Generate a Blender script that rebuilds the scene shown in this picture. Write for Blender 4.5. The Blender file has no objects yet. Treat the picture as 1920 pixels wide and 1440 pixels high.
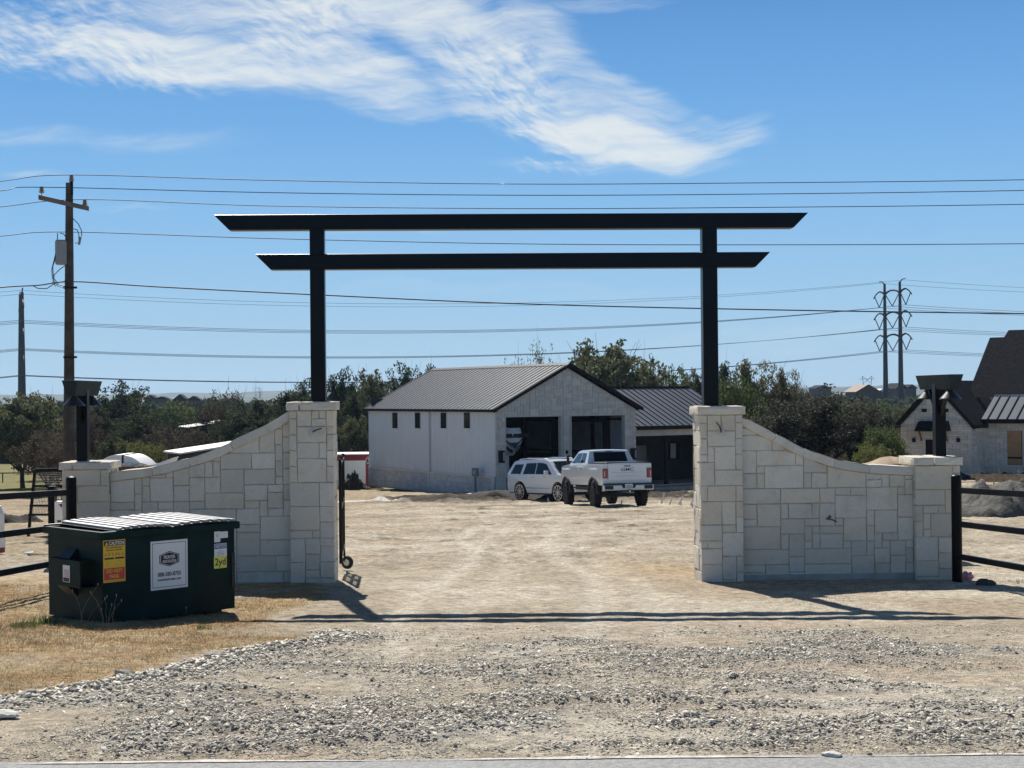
import bpy, math, random
import numpy as np
from mathutils import Vector, Matrix, Euler
sc = bpy.context.scene
col = sc.collection
R = math.radians

# ---------------------------------------------------------------- camera
F = 2773.0                       # focal length in pixels of the 1920 px wide photograph
EYE = Vector((0, 0, 2.5))
cam_d = bpy.data.cameras.new('camera'); cam = bpy.data.objects.new('camera', cam_d)
col.objects.link(cam); sc.camera = cam
cam_d.sensor_width = 36.0; cam_d.lens = 36.0 * F / 1920.0
cam_d.clip_start = 0.1; cam_d.clip_end = 20000
PITCH, ROLL = math.atan(21 / F), R(-0.53)
CAMROT = Euler((R(90) + PITCH, 0, 0)).to_matrix() @ Matrix.Rotation(ROLL, 3, 'Z')
cam.matrix_world = Matrix.Translation(EYE) @ CAMROT.to_4x4()

# ---------------------------------------------------------------- sun and sky
SUNDIR = Vector((-1.25, 5.05, 4.74)).normalized()          # towards the sun
SUN_EL = math.asin(SUNDIR.z); SUN_AZ = math.atan2(SUNDIR.x, SUNDIR.y)
sun_d = bpy.data.lights.new('sun', 'SUN'); sun_d.energy = 5.0; sun_d.angle = R(0.55); sun_d.color = (1.0, 0.95, 0.86)
sun = bpy.data.objects.new('sun', sun_d); col.objects.link(sun)
sun.rotation_euler = SUNDIR.to_track_quat('Z', 'Y').to_euler(); sun.location = (-20, 60, 80)
sc.view_settings.view_transform = 'Standard'; sc.view_settings.look = 'None'
sc.view_settings.exposure = 0.28; sc.view_settings.gamma = 1.0; sc.view_settings.use_curve_mapping = False
SKY_STRENGTH = 0.10
CLOUD_LUM = 7.0

class NT:
    """tiny helper to write node trees"""
    def __init__(s, tree): s.t = tree; s.n = tree.nodes; s.l = tree.links
    def node(s, typ, **kw):
        n = s.n.new(typ)
        for k, v in kw.items(): setattr(n, k, v)
        return n
    def put(s, sock, v):
        if isinstance(v, bpy.types.NodeSocket): s.l.new(v, sock)
        elif v is not None: sock.default_value = v
    def math(s, op, a, b=None, c=None, clamp=False):
        n = s.node('ShaderNodeMath', operation=op, use_clamp=clamp)
        s.put(n.inputs[0], a)
        if b is not None: s.put(n.inputs[1], b)
        if c is not None: s.put(n.inputs[2], c)
        return n.outputs[0]
    def vmath(s, op, a, b=None, scale=None):
        n = s.node('ShaderNodeVectorMath', operation=op)
        s.put(n.inputs[0], a)
        if b is not None: s.put(n.inputs[1], b)
        if scale is not None: s.put(n.inputs['Scale'], scale)
        return n.outputs[0]
    def noise(s, vec, scale, detail=4, rough=0.55, out='Fac', dist=0.0):
        n = s.node('ShaderNodeTexNoise')
        if vec is not None: s.put(n.inputs['Vector'], vec)
        n.inputs['Scale'].default_value = scale; n.inputs['Detail'].default_value = detail
        n.inputs['Roughness'].default_value = rough; n.inputs['Distortion'].default_value = dist
        return n.outputs[out]
    def rng(s, v, a, b, c=0.0, d=1.0, smooth=True):
        n = s.node('ShaderNodeMapRange'); n.interpolation_type = 'SMOOTHSTEP' if smooth else 'LINEAR'
        s.put(n.inputs[0], v)
        for i, x in zip((1, 2, 3, 4), (a, b, c, d)): s.put(n.inputs[i], x)
        return n.outputs[0]
    def mix(s, f, a, b, mode='MIX'):
        n = s.node('ShaderNodeMix', data_type='RGBA', blend_type=mode)
        s.put(n.inputs[0], f); s.put(n.inputs[6], a); s.put(n.inputs[7], b)
        return n.outputs[2]
    def xyz(s, x, y, z=0.0):
        n = s.node('ShaderNodeCombineXYZ')
        for i, v in enumerate((x, y, z)): s.put(n.inputs[i], v)
        return n.outputs[0]
    def sep(s, v):
        n = s.node('ShaderNodeSeparateXYZ'); s.put(n.inputs[0], v); return n.outputs

world = bpy.data.worlds.new('World'); sc.world = world; world.use_nodes = True
w = NT(world.node_tree); w.n.clear()
sky = w.node('ShaderNodeTexSky', sky_type='NISHITA', sun_disc=False)
sky.sun_elevation = SUN_EL; sky.sun_rotation = SUN_AZ
sky.altitude = 100; sky.air_density = 1.0; sky.dust_density = 0.35; sky.ozone_density = 2.2
tc = w.node('ShaderNodeTexCoord')
D = w.sep(tc.outputs['Generated'])
ysafe = w.math('MAXIMUM', D[1], 0.05)
# direction coordinates in units of 1000 photograph pixels; r = roll corrected
U0 = w.math('MULTIPLY', w.math('DIVIDE', D[0], ysafe), F / 1000.0)
V0 = w.math('MULTIPLY', w.math('DIVIDE', D[2], ysafe), F / 1000.0)
cuv = w.xyz(U0, V0, 0.0)
def centred_noise(scale, det, rough, amp, vec=None):
    return w.vmath('SCALE', w.vmath('SUBTRACT', w.noise(vec or cuv, scale, det, rough, 'Color'), (0.5, 0.5, 0.5)), scale=amp)
wv = w.vmath('ADD', cuv, w.vmath('ADD', centred_noise(2.6, 3, 0.5, .16), centred_noise(9.0, 3, .55, .022)))
def ell(px, py, rx, ry, deg, amp, hard=.35):
    """soft ellipse centred on a sky direction given in photograph pixels"""
    cx, cy = (px - 960) / 1000.0, (741 - py) / 1000.0
    m = w.node('ShaderNodeMapping', vector_type='TEXTURE')
    w.l.new(wv, m.inputs['Vector'])
    m.inputs['Location'].default_value = (cx, cy, 0); m.inputs['Rotation'].default_value = (0, 0, R(deg))
    m.inputs['Scale'].default_value = (rx / 1000.0, ry / 1000.0, 1)
    ln = w.node('ShaderNodeVectorMath', operation='LENGTH'); w.l.new(m.outputs[0], ln.inputs[0])
    return w.math('MULTIPLY', w.rng(ln.outputs['Value'], 1.12, hard), amp)
blobs = [ell(*a) for a in (
    (20, 60, 420, 105, -10, .62), (330, 110, 400, 85, -10, .92), (620, 120, 330, 100, -14, .84), (520, 0, 520, 100, 0, .78),
    (860, 60, 260, 110, -20, .84), (940, 170, 300, 100, -22, .66), (1130, 215, 290, 85, -20, .66), (1170, 268, 260, 72, -12, 1.02),
    (1330, 268, 140, 48, -6, .62), (1080, 322, 200, 26, 2, .45), (1160, 175, 230, 75, -30, .58), (1010, 85, 150, 100, -35, .70), (1290, 225, 120, 40, -20, .55))]
M = blobs[0]
for b in blobs[1:]: M = w.math('MAXIMUM', M, b)
def stretched(deg, sx, sy, scale, det, rough, vec=None):
    """noise drawn out along one direction of the sky"""
    r_ = w.node('ShaderNodeMapping', vector_type='TEXTURE'); w.l.new(vec or wv, r_.inputs['Vector'])
    r_.inputs['Rotation'].default_value = (0, 0, R(deg)); r_.inputs['Scale'].default_value = (1 / sx, 1 / sy, 1)
    return w.noise(r_.outputs[0], scale, det, rough)
fib = stretched(7, 1.3, 12.0, 2.4, 8, .66)
fib2 = stretched(-12, 2.0, 18.0, 3.0, 8, .7)
rip = stretched(-32, 26.0, 75.0, 1.0, 3, .5)
big = w.noise(wv, 3.4, 6, 0.62)
ripm = w.rng(w.noise(cuv, 3.0, 2, .5), .42, .58)
tex = w.math('ADD', w.math('MULTIPLY', fib, 1.05), w.math('ADD', w.math('MULTIPLY', big, .50), w.math('MULTIPLY', fib2, .55)))
tex = w.math('ADD', tex, w.math('MULTIPLY', w.math('MULTIPLY', w.math('SUBTRACT', rip, .5), ripm), 1.1))
dens = w.math('ADD', w.math('MULTIPLY', M, .95), w.math('MULTIPLY', w.math('SUBTRACT', tex, 1.05), .95))
dens = w.math('MULTIPLY', w.rng(dens, 0.14, 1.18), w.rng(M, .02, .3))
# thin veils lower down
veil = ell(150, 265, 330, 22, -1, .34)
for a in ((1130, 5, 160, 16, 5, .3), (60, 335, 90, 10, 2, .6), (240, 380, 110, 7, 0, .22), (720, 440, 120, 9, 0, .24), (1500, 640, 420, 40, 0, .16), (1120, 325, 230, 14, 0, .35), (1000, 540, 420, 22, 0, .12), (1330, 250, 110, 20, 8, .5)):
    veil = w.math('MAXIMUM', veil, ell(*a))
veil = w.math('MULTIPLY', veil, w.rng(fib, .3, .7))
cl = w.math('MAXIMUM', dens, veil)
front = w.rng(D[1], 0.05, 0.3)
cl = w.math('MULTIPLY', cl, front, clamp=True)
hsv = w.node('ShaderNodeHueSaturation'); w.l.new(sky.outputs[0], hsv.inputs['Color'])
hsv.inputs['Saturation'].default_value = 1.0; hsv.inputs['Value'].default_value = 1.0
# clear autumn sky: pale blue at the horizon deepening upwards; the Nishita sky takes over overhead
ramp = w.node('ShaderNodeValToRGB'); w.l.new(w.rng(D[2], 0.0, 0.5, smooth=False), ramp.inputs[0]); ramp.color_ramp.interpolation = 'B_SPLINE'
for i_, (p_, c_) in enumerate(((0, (.46, .63, .72)), (.06, (.40, .60, .76)), (.20, (.27, .52, .80)), (.36, (.17, .42, .78)), (.56, (.085, .26, .60)), (1.0, (.03, .11, .33)))):
    e_ = ramp.color_ramp.elements[i_] if i_ < 2 else ramp.color_ramp.elements.new(p_)
    e_.position = p_; e_.color = (c_[0], c_[1], c_[2], 1)
grad = w.vmath('SCALE', ramp.outputs[0], scale=8.6)
hi_ = w.vmath('SCALE', hsv.outputs[0], scale=.32)
skyb = w.mix(w.rng(D[2], .25, .6), grad, hi_)
skyc = w.mix(w.math('MULTIPLY', cl, .93), skyb, (CLOUD_LUM * .95, CLOUD_LUM, CLOUD_LUM * 1.0, 1))
bg = w.node('ShaderNodeBackground'); bg.inputs['Strength'].default_value = SKY_STRENGTH
w.l.new(skyc, bg.inputs['Color'])
wo = w.node('ShaderNodeOutputWorld'); w.l.new(bg.outputs[0], wo.inputs['Surface'])

# ---------------------------------------------------------------- projecting photograph pixels into the place
def ray(px, py):
    return CAMROT @ Vector(((px - 960) / F, -(py - 720) / F, -1.0))
def P(px, py, d):
    r = ray(px, py); return EYE + r * (d / r.y)
def on_plane(px, py, p0, nrm):
    r = ray(px, py); t = (Vector(p0) - EYE).dot(nrm) / r.dot(nrm); return EYE + r * t

# ---------------------------------------------------------------- numpy value noise
_rs = np.random.RandomState(7)
_LAT = _rs.rand(256, 256)
def vnoise(x, y):
    xi = np.floor(x).astype(int); yi = np.floor(y).astype(int)
    fx = x - xi; fy = y - yi
    fx = fx * fx * (3 - 2 * fx); fy = fy * fy * (3 - 2 * fy)
    a = _LAT[xi % 256, yi % 256]; b = _LAT[(xi + 1) % 256, yi % 256]
    c = _LAT[xi % 256, (yi + 1) % 256]; d = _LAT[(xi + 1) % 256, (yi + 1) % 256]
    return (a * (1 - fx) + b * fx) * (1 - fy) + (c * (1 - fx) + d * fx) * fy
def fbm(x, y, o=4, g=0.5):
    x = np.asarray(x, float); y = np.asarray(y, float)
    s = 0; a = 1; t = 0
    for i in range(o):
        s = s + a * vnoise(x * 2 ** i + 17.3 * i, y * 2 ** i + 9.1 * i); t += a; a *= g
    return s / t
def sstep(a, b, x):
    t = np.clip((np.asarray(x, float) - a) / (b - a), 0, 1); return t * t * (3 - 2 * t)

# ---------------------------------------------------------------- terrain height
_PY = [-50, 7.0, 10.0, 15.3, 19.8, 57.8, 68.5, 80.6, 100, 140, 200, 300, 420, 700, 1200, 2200, 9000]
_PZ = [.78, .78, .57, .19, 0.0, -1.92, -2.42, -2.87, -3.6, -4.7, -6.0, -4.6, -2.8, -4.5, -8, -10, -10]
def base_h(x, y):
    x = np.asarray(x, float); y = np.asarray(y, float)
    z = np.interp(y, _PY, _PZ)
    z = z - 0.0075 * np.clip(x, -8, 8) * sstep(9, 15, y) * (1 - sstep(25, 40, y))
    z = z + 0.72 * sstep(13, 20, x) * sstep(45, 72, y) * (1 - sstep(95, 130, y))
    return z
def gz(x, y): return float(base_h(x, y))

# ---------------------------------------------------------------- materials
MATS = {}
def rgba(c): return (c[0], c[1], c[2], 1.0)
def mat(name, c, rough=.7, metal=0.0, var=.12, vscale=3.0, bump=0.0, bscale=30.0, island=0.0, c2=None, c2amt=.5, coat=0.0, spec=.5, trans=0.0, bdist=0.02):
    m = bpy.data.materials.new(name); m.use_nodes = True
    t = NT(m.node_tree); b = t.n['Principled BSDF']; out = t.n['Material Output']
    tcn = t.node('ShaderNodeTexCoord').outputs['Object']
    n1 = t.noise(tcn, vscale, 5, .6)
    colr = t.mix(t.rng(n1, .3, .7), rgba([v * (1 - var) for v in c]), rgba([min(1, v * (1 + var)) for v in c]))
    if c2 is not None:
        n2 = t.noise(tcn, vscale * .37, 6, .65, dist=.4)
        colr = t.mix(t.math('MULTIPLY', t.rng(n2, .5, .72), c2amt), colr, rgba(c2))
    if island:
        g = t.node('ShaderNodeNewGeometry').outputs['Random Per Island']
        k = t.rng(g, 0, 1, 1 - island, 1 + island, smooth=False)
        colr = t.vmath('SCALE', colr, scale=k)
    t.put(b.inputs['Base Color'], colr)
    b.inputs['Roughness'].default_value = rough; b.inputs['Metallic'].default_value = metal
    b.inputs['Specular IOR Level'].default_value = spec
    if coat: b.inputs['Coat Weight'].default_value = coat; b.inputs['Coat Roughness'].default_value = .06
    if bump:
        bn = t.node('ShaderNodeBump'); bn.inputs['Strength'].default_value = bump; bn.inputs['Distance'].default_value = bdist
        t.l.new(t.noise(tcn, bscale, 6, .65), bn.inputs['Height']); t.l.new(bn.outputs[0], b.inputs['Normal'])
    if trans:
        tr = t.node('ShaderNodeBsdfTranslucent'); t.put(tr.inputs['Color'], colr)
        mx = t.node('ShaderNodeMixShader'); mx.inputs[0].default_value = trans
        t.l.new(b.outputs[0], mx.inputs[1]); t.l.new(tr.outputs[0], mx.inputs[2]); t.l.new(mx.outputs[0], out.inputs['Surface'])
    MATS[name] = m
    return m
def stone_mat(name, tint, dark=0.0):
    m = bpy.data.materials.new(name); m.use_nodes = True
    t = NT(m.node_tree); b = t.n['Principled BSDF']
    tcn = t.node('ShaderNodeTexCoord').outputs['Object']
    g = t.node('ShaderNodeNewGeometry').outputs['Random Per Island']
    g2 = t.math('FRACT', t.math('MULTIPLY', g, 13.7))
    a = [v * .86 for v in tint]; bb = [min(1, v * 1.1) for v in tint]
    c = t.mix(g, rgba(a), rgba(bb))
    c = t.mix(t.math('MULTIPLY', t.rng(g2, .55, 1.0), .45), c, rgba((tint[0] * 1.02, tint[1] * .93, tint[2] * .80)))
    n = t.noise(tcn, 2.4, 7, .62)
    c = t.mix(t.math('MULTIPLY', t.rng(n, .48, .68), .50), c, rgba((tint[0] * .76, tint[1] * .69, tint[2] * .58)))
    v = t.noise(tcn, 9.0, 8, .75, dist=1.6)
    c = t.mix(t.math('MULTIPLY', t.rng(v, .54, .66), .34), c, rgba((tint[0] * .55, tint[1] * .52, tint[2] * .50)))
    f = t.noise(tcn, 60, 3, .7)
    c = t.mix(t.math('MULTIPLY', t.rng(f, .3, .7), .16), c, rgba([x * .7 for x in tint]))
    t.put(b.inputs['Base Color'], c); b.inputs['Roughness'].default_value = .92; b.inputs['Specular IOR Level'].default_value = .25
    bn = t.node('ShaderNodeBump'); bn.inputs['Strength'].default_value = .9; bn.inputs['Distance'].default_value = .016
    h = t.math('ADD', t.noise(tcn, 14, 8, .7), t.math('MULTIPLY', v, .6))
    t.l.new(h, bn.inputs['Height']); t.l.new(bn.outputs[0], b.inputs['Normal'])
    MATS[name] = m
    return m
STONE = stone_mat('cream_limestone', (.78, .725, .625))
CAPST = stone_mat('limestone_cap', (.80, .75, .655))
HSTONE = stone_mat('house_limestone', (.68, .65, .60))
WSTONE = stone_mat('painted_wainscot_stone', (.60, .60, .60))
mat('mortar', (.56, .51, .43), .95, var=.1, vscale=8, bump=.3, bscale=80)
mat('pale_mortar', (.56, .535, .49), .95, var=.08, vscale=2)
mat('concrete', (.42, .40, .36), .9, var=.15, vscale=4, bump=.2, c2=(.3, .27, .22))
mat('black_steel', (.0015, .002, .005), .30, .0, var=.25, vscale=2, spec=.16, bump=.03, bscale=18)
mat('black_paint', (.015, .016, .018), .45, 0, var=.2, spec=.5)
mat('fence_paint', (.002, .0025, .005), .40, 0, var=.2, spec=.15)
mat('black_paint_sheen', (.030, .043, .046), .7, 0, var=.2, spec=.1)  # grey-blue base colour stands in for sky sheen on black paint
mat('lamp_metal', (.04, .04, .045), .35, .0, var=.15)
mat('dumpster_green', (.0015, .020, .019), .55, 0, var=.35, vscale=3.5, bump=.08, bscale=6, c2=(.016, .018, .014), c2amt=.6, spec=.15)
mat('dumpster_black', (.004, .006, .008), .5, 0, var=.2)
mat('lid_plastic', (.26, .26, .27), .45, 0, var=.2, vscale=5, bump=.05, bscale=15, spec=.7)
mat('sticker_white', (.78, .79, .80), .4, var=.03)
mat('sticker_yellow', (.80, .50, .03), .4, var=.05)
mat('sticker_lime', (.75, .72, .10), .4, var=.05)
mat('sticker_red', (.62, .04, .03), .4, var=.05)
mat('sticker_blue', (.03, .06, .30), .4, var=.05)
mat('sticker_navy', (.02, .03, .06), .45, var=.05)
mat('print_black', (.01, .01, .012), .5, var=.02)
mat('print_orange', (.45, .16, .02), .5, var=.1)
mat('galvanised', (.45, .46, .47), .45, .7, var=.12, vscale=6)
mat('white_metal_siding', (.66, .68, .70), .45, 0, var=.03, vscale=.6, spec=.4)
mat('charcoal_metal_roof', (.018, .026, .044), .55, 0, var=.12, vscale=.7, spec=.06)
mat('rib_glint_metal', (.19, .225, .29), .4, 0, var=.1, spec=.3)  # lighter tone paints the glints on ribs of the same roof metal
mat('slate_metal_roof', (.09, .115, .16), .5, .1, var=.08, vscale=.5, spec=.2)
mat('black_trim', (.005, .005, .007), .6, spec=.2, var=.1)
mat('dark_glass', (.012, .016, .022), .08, 0, var=.1, spec=.7)
mat('car_glass', (.008, .012, .016), .06, 0, var=.05, spec=.25)
mat('white_paint', (.74, .76, .78), .28, 0, var=.015, coat=.8)
mat('rubber', (.012, .012, .013), .85, var=.3, vscale=9, bump=.3, bscale=30)
mat('chrome', (.60, .61, .62), .22, .9, var=.1)
mat('tail_red', (.30, .01, .015), .2, 0, var=.1, coat=.5)
mat('dark_plastic', (.018, .018, .02), .55, var=.1)
mat('interior_grey', (.24, .25, .27), .8, var=.2, vscale=.8)
mat('interior_pale', (.42, .44, .47), .8, var=.2, vscale=.8)
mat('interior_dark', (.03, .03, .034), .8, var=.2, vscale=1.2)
mat('weathered_wood', (.060, .050, .043), .9, var=.35, vscale=3, bump=.5, bscale=20, c2=(.04, .03, .025))
mat('pole_grey_wood', (.13, .115, .105), .9, var=.25, vscale=3, bump=.4, bscale=20)
mat('porcelain', (.22, .16, .14), .3, var=.1)
mat('transformer_grey', (.22, .24, .26), .5, 0, var=.1)
mat('cable', (.03, .032, .038), .6, var=.1)
mat('far_cable', (.16, .17, .19), .45, .5, var=.1)
mat('tower_steel', (.055, .048, .048), .7, 0, var=.15, vscale=.3)
mat('shingle', (.019, .020, .025), .95, spec=.15, var=.35, vscale=7, bump=.4, bscale=9, c2=(.045, .044, .048))
mat('plywood', (.40, .24, .12), .8, var=.15, vscale=2)
mat('cedar', (.14, .055, .025), .7, var=.2)
mat('red_metal', (.20, .012, .018), .5, var=.12)
mat('tarp_white', (.80, .80, .80), .5, var=.06, vscale=4)
mat('lumber', (.32, .24, .15), .85, var=.25, vscale=5)
mat('brown_board', (.12, .085, .06), .85, var=.2)
mat('tan_sheet', (.30, .20, .12), .8, var=.3, vscale=4)
mat('mud', (.034, .028, .022), .95, var=.4, vscale=4, bump=.8, bscale=9, bdist=.06)
mat('grey_dirt', (.10, .095, .085), .95, var=.45, vscale=5, bump=1.0, bscale=5, c2=(.18, .165, .14), bdist=.06)
mat('rock_grey', (.60, .555, .475), .9, var=.15, vscale=20, bump=.5, bscale=60, island=.40)
mat('big_rock', (.38, .37, .34), .9, var=.2, vscale=12, bump=.6, bscale=40, c2=(.2, .19, .17))
mat('pale_slab', (.70, .67, .60), .9, var=.1, vscale=6, bump=.3)
mat('dark_rock', (.09, .085, .08), .9, var=.25, vscale=12, bump=.6, bscale=40)
mat('grass_straw', (.38, .275, .15), .9, var=.25, vscale=2, island=.45, trans=.25)
mat('grass_green', (.10, .15, .045), .8, var=.25, vscale=2, island=.3, trans=.3)
mat('seed_head', (.34, .31, .25), .8, var=.1, trans=.4)
mat('asphalt', (.36, .36, .355), .85, var=.22, vscale=40, bump=.5, bscale=120, c2=(.25, .25, .24))
mat('strip_blue_black', (.012, .018, .035), .8, var=.4, vscale=3)
mat('road_paint', (.66, .63, .56), .85, var=.2, vscale=30, c2=(.36, .33, .28), c2amt=.95, bump=.4, bscale=60)
mat('pink_paper', (.75, .32, .42), .7, var=.2, vscale=30)
mat('pvc', (.62, .62, .60), .5, var=.05)
mat('bark', (.035, .030, .026), .95, var=.3, vscale=3, bump=.5)
mat('blue_grey_box', (.11, .17, .19), .5, var=.1)

# ---------------------------------------------------------------- mesh builder
class MB:
    def __init__(s): s.v = []; s.f = []
    def add(s, vs, fs):
        o = len(s.v); s.v.extend([tuple(v) for v in vs]); s.f.extend([tuple(i + o for i in f) for f in fs]); return s
    def box(s, x0, x1, y0, y1, z0, z1, m=None):
        vs = [(x, y, z) for z in (z0, z1) for y in (y0, y1) for x in (x0, x1)]
        if m is not None: vs = [m @ Vector(v) for v in vs]
        return s.add(vs, [(0, 2, 3, 1), (4, 5, 7, 6), (0, 1, 5, 4), (2, 6, 7, 3), (0, 4, 6, 2), (1, 3, 7, 5)])
    def prism(s, poly, vec):
        """poly: list of 3-D points in order, extruded by vec"""
        n = len(poly); vec = Vector(vec)
        vs = [Vector(p) for p in poly]; vs = vs + [p + vec for p in vs]
        return s.add(vs, [tuple(range(n - 1, -1, -1)), tuple(range(n, 2 * n))] + [(i, (i + 1) % n, n + (i + 1) % n, n + i) for i in range(n)])
    def tube(s, pts, r, n=6, caps=True):
        pts = [Vector(p) for p in pts]; k = len(pts)
        rs = r if isinstance(r, (list, tuple)) else [r] * k
        o = len(s.v); prev = None
        for i, p in enumerate(pts):
            t = (pts[min(i + 1, k - 1)] - pts[max(i - 1, 0)]).normalized()
            if prev is None:
                a = t.orthogonal().normalized()
            else:
                a = (prev - t * prev.dot(t)); a = a.normalized() if a.length > 1e-6 else t.orthogonal().normalized()
            prev = a; b = t.cross(a)
            for j in range(n):
                q = 2 * math.pi * j / n
                s.v.append(tuple(p + (a * math.cos(q) + b * math.sin(q)) * rs[i]))
        for i in range(k - 1):
            for j in range(n):
                s.f.append((o + i * n + j, o + i * n + (j + 1) % n, o + (i + 1) * n + (j + 1) % n, o + (i + 1) * n + j))
        if caps:
            s.f.append(tuple(o + j for j in range(n - 1, -1, -1))); s.f.append(tuple(o + (k - 1) * n + j for j in range(n)))
        return s
    def lathe(s, prof, c, n=16, axis='z', m=None):
        """prof: list of (r, h)"""
        o = len(s.v); c = Vector(c)
        for r, h in prof:
            for j in range(n):
                q = 2 * math.pi * j / n
                a, b = r * math.cos(q), r * math.sin(q)
                v = {'z': Vector((a, b, h)), 'x': Vector((h, a, b)), 'y': Vector((a, h, b))}[axis]
                if m is not None: v = m @ v
                s.v.append(tuple(c + v))
        for i in range(len(prof) - 1):
            for j in range(n):
                s.f.append((o + i * n + j, o + i * n + (j + 1) % n, o + (i + 1) * n + (j + 1) % n, o + (i + 1) * n + j))
        s.f.append(tuple(o + j for j in range(n))); s.f.append(tuple(o + (len(prof) - 1) * n + j for j in range(n)))
        return s
    def ring(s, r0, r1, a0, a1, y0, y1, c, n=16, axis='x'):
        """arch band between radii, angles in degrees, extruded along axis from y0 to y1"""
        pts = []
        for i in range(n + 1):
            q = R(a0 + (a1 - a0) * i / n)
            for r in (r0, r1): pts.append((r * math.cos(q), r * math.sin(q)))
        o = len(s.v)
        for d in (y0, y1):
            for a, b in pts:
                s.v.append((c[0] + d, c[1] + a, c[2] + b) if axis == 'x' else (c[0] + a, c[1] + d, c[2] + b))
        m = len(pts)
        for i in range(n):
            a, b, c_, d = 2 * i, 2 * i + 1, 2 * i + 3, 2 * i + 2
            for q in ((a, b, c_, d), (m + a, m + d, m + c_, m + b), (b, m + b, m + c_, c_), (a, d, m + d, m + a)):
                s.f.append(tuple(o + t for t in q))
        return s
    def build(s, name, material, parent=None, smooth=False, bevel=0.0, loc=None, rot=None, segs=2):
        me = bpy.data.meshes.new(name); me.from_pydata(s.v, [], s.f); me.validate(); me.update()
        me.materials.append(MATS[material] if isinstance(material, str) else material)
        if smooth: me.polygons.foreach_set('use_smooth', [True] * len(me.polygons))
        ob = bpy.data.objects.new(name, me); col.objects.link(ob)
        if parent is not None: ob.parent = parent
        if loc is not None: ob.location = loc
        if rot is not None: ob.rotation_euler = rot
        if bevel:
            b = ob.modifiers.new('bevel', 'BEVEL'); b.width = bevel; b.segments = segs; b.limit_method = 'ANGLE'; b.angle_limit = R(40)
        return ob

def thing(name, label, cat, loc=(0, 0, 0), rotz=0.0, group=None):
    o = bpy.data.objects.new(name, None); col.objects.link(o); o.empty_display_size = .1
    o.location = loc; o.rotation_euler = (0, 0, rotz)
    return tag(o, label, cat, group)
def tag(o, label=None, cat=None, group=None, kind=None):
    if label: o['label'] = label
    if cat: o['category'] = cat
    if group: o['group'] = group
    if kind: o['kind'] = kind
    return o
def dup(root, loc, rotz=None, label=None, scale=None):
    r = root.copy(); col.objects.link(r); r.location = loc
    if rotz is not None: r.rotation_euler = (0, 0, rotz)
    if scale is not None: r.scale = scale
    if label: r['label'] = label
    for ch in list(root.children):
        c = ch.copy(); col.objects.link(c); c.parent = r
        for g in ch.children:
            d = g.copy(); col.objects.link(d); d.parent = c
    return r
def text(s_, size, material, parent, loc, name='lettering', align='CENTER', xs=1.0, bold=0.0, ext=.0008, rot=(R(90), 0, 0)):
    cu = bpy.data.curves.new(name, 'FONT'); cu.body = s_; cu.size = size; cu.align_x = align; cu.align_y = 'CENTER'
    cu.extrude = ext; cu.offset = bold
    tmp = bpy.data.objects.new('tmp', cu); col.objects.link(tmp)
    bpy.context.view_layer.update()
    me = bpy.data.meshes.new_from_object(tmp.evaluated_get(bpy.context.evaluated_depsgraph_get()))
    bpy.data.objects.remove(tmp); bpy.data.curves.remove(cu)
    me.name = name; me.materials.clear(); me.materials.append(MATS[material])
    ob = bpy.data.objects.new(name, me); col.objects.link(ob); ob.parent = parent
    ob.location = loc; ob.rotation_euler = rot; ob.scale = (xs, 1, 1)
    return ob

# ================================================================ GROUND
def edge_x(y):      # boundary between dry grass (left) and gravel/dirt
    return np.interp(y, [7, 9.3, 10.45, 12.06, 13.1, 14.2, 15.5, 17.5, 19.5, 24, 40], [-4.6, -3.25, -2.75, -2.35, -1.75, -2.2, -2.6, -2.2, -2.6, -4.5, -9])
def gravel_mask(x, y):
    n = fbm(x * .75 + 3, y * .95 + 8, 4)
    top = 13.75 + .5 * (fbm(x * .9, y * 0 + 3, 2) - .5) + np.where(x > 3.8, .0, 0)
    m = sstep(.34 - .12 * sstep(9.2, 7.6, y), .60 - .12 * sstep(9.2, 7.6, y), n) * (.40 + .70 * sstep(.40, .58, fbm(x * 2.2 + 31, y * 3.0 + 4, 3))) * sstep(7.0, 7.5, y) * (1 - sstep(top - .5, top + .1, y))
    ed = edge_x(y)
    band = np.exp(-((x - ed - .32) / .38) ** 2) * (1 - sstep(13.4, 14.2, y)) * sstep(7.4, 8.5, y)
    m = np.maximum(m, band * 1.0) * sstep(-.12, .08, x - ed)
    return m
def mud_mask(x, y):
    n = fbm(x * .35, y * .30 + 40, 4)
    a = np.exp(-((y - 71.5 - .1 * x) / 3.6) ** 2) * sstep(-8.5, -5, x) * (1 - sstep(14, 18, x))
    b = np.exp(-((y - 74) / 5) ** 2) * sstep(-6, -2, x) * (1 - sstep(11, 15, x))
    return np.clip(np.maximum(a, b) * sstep(.22, .44, n) * 1.35, 0, 1)
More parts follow.
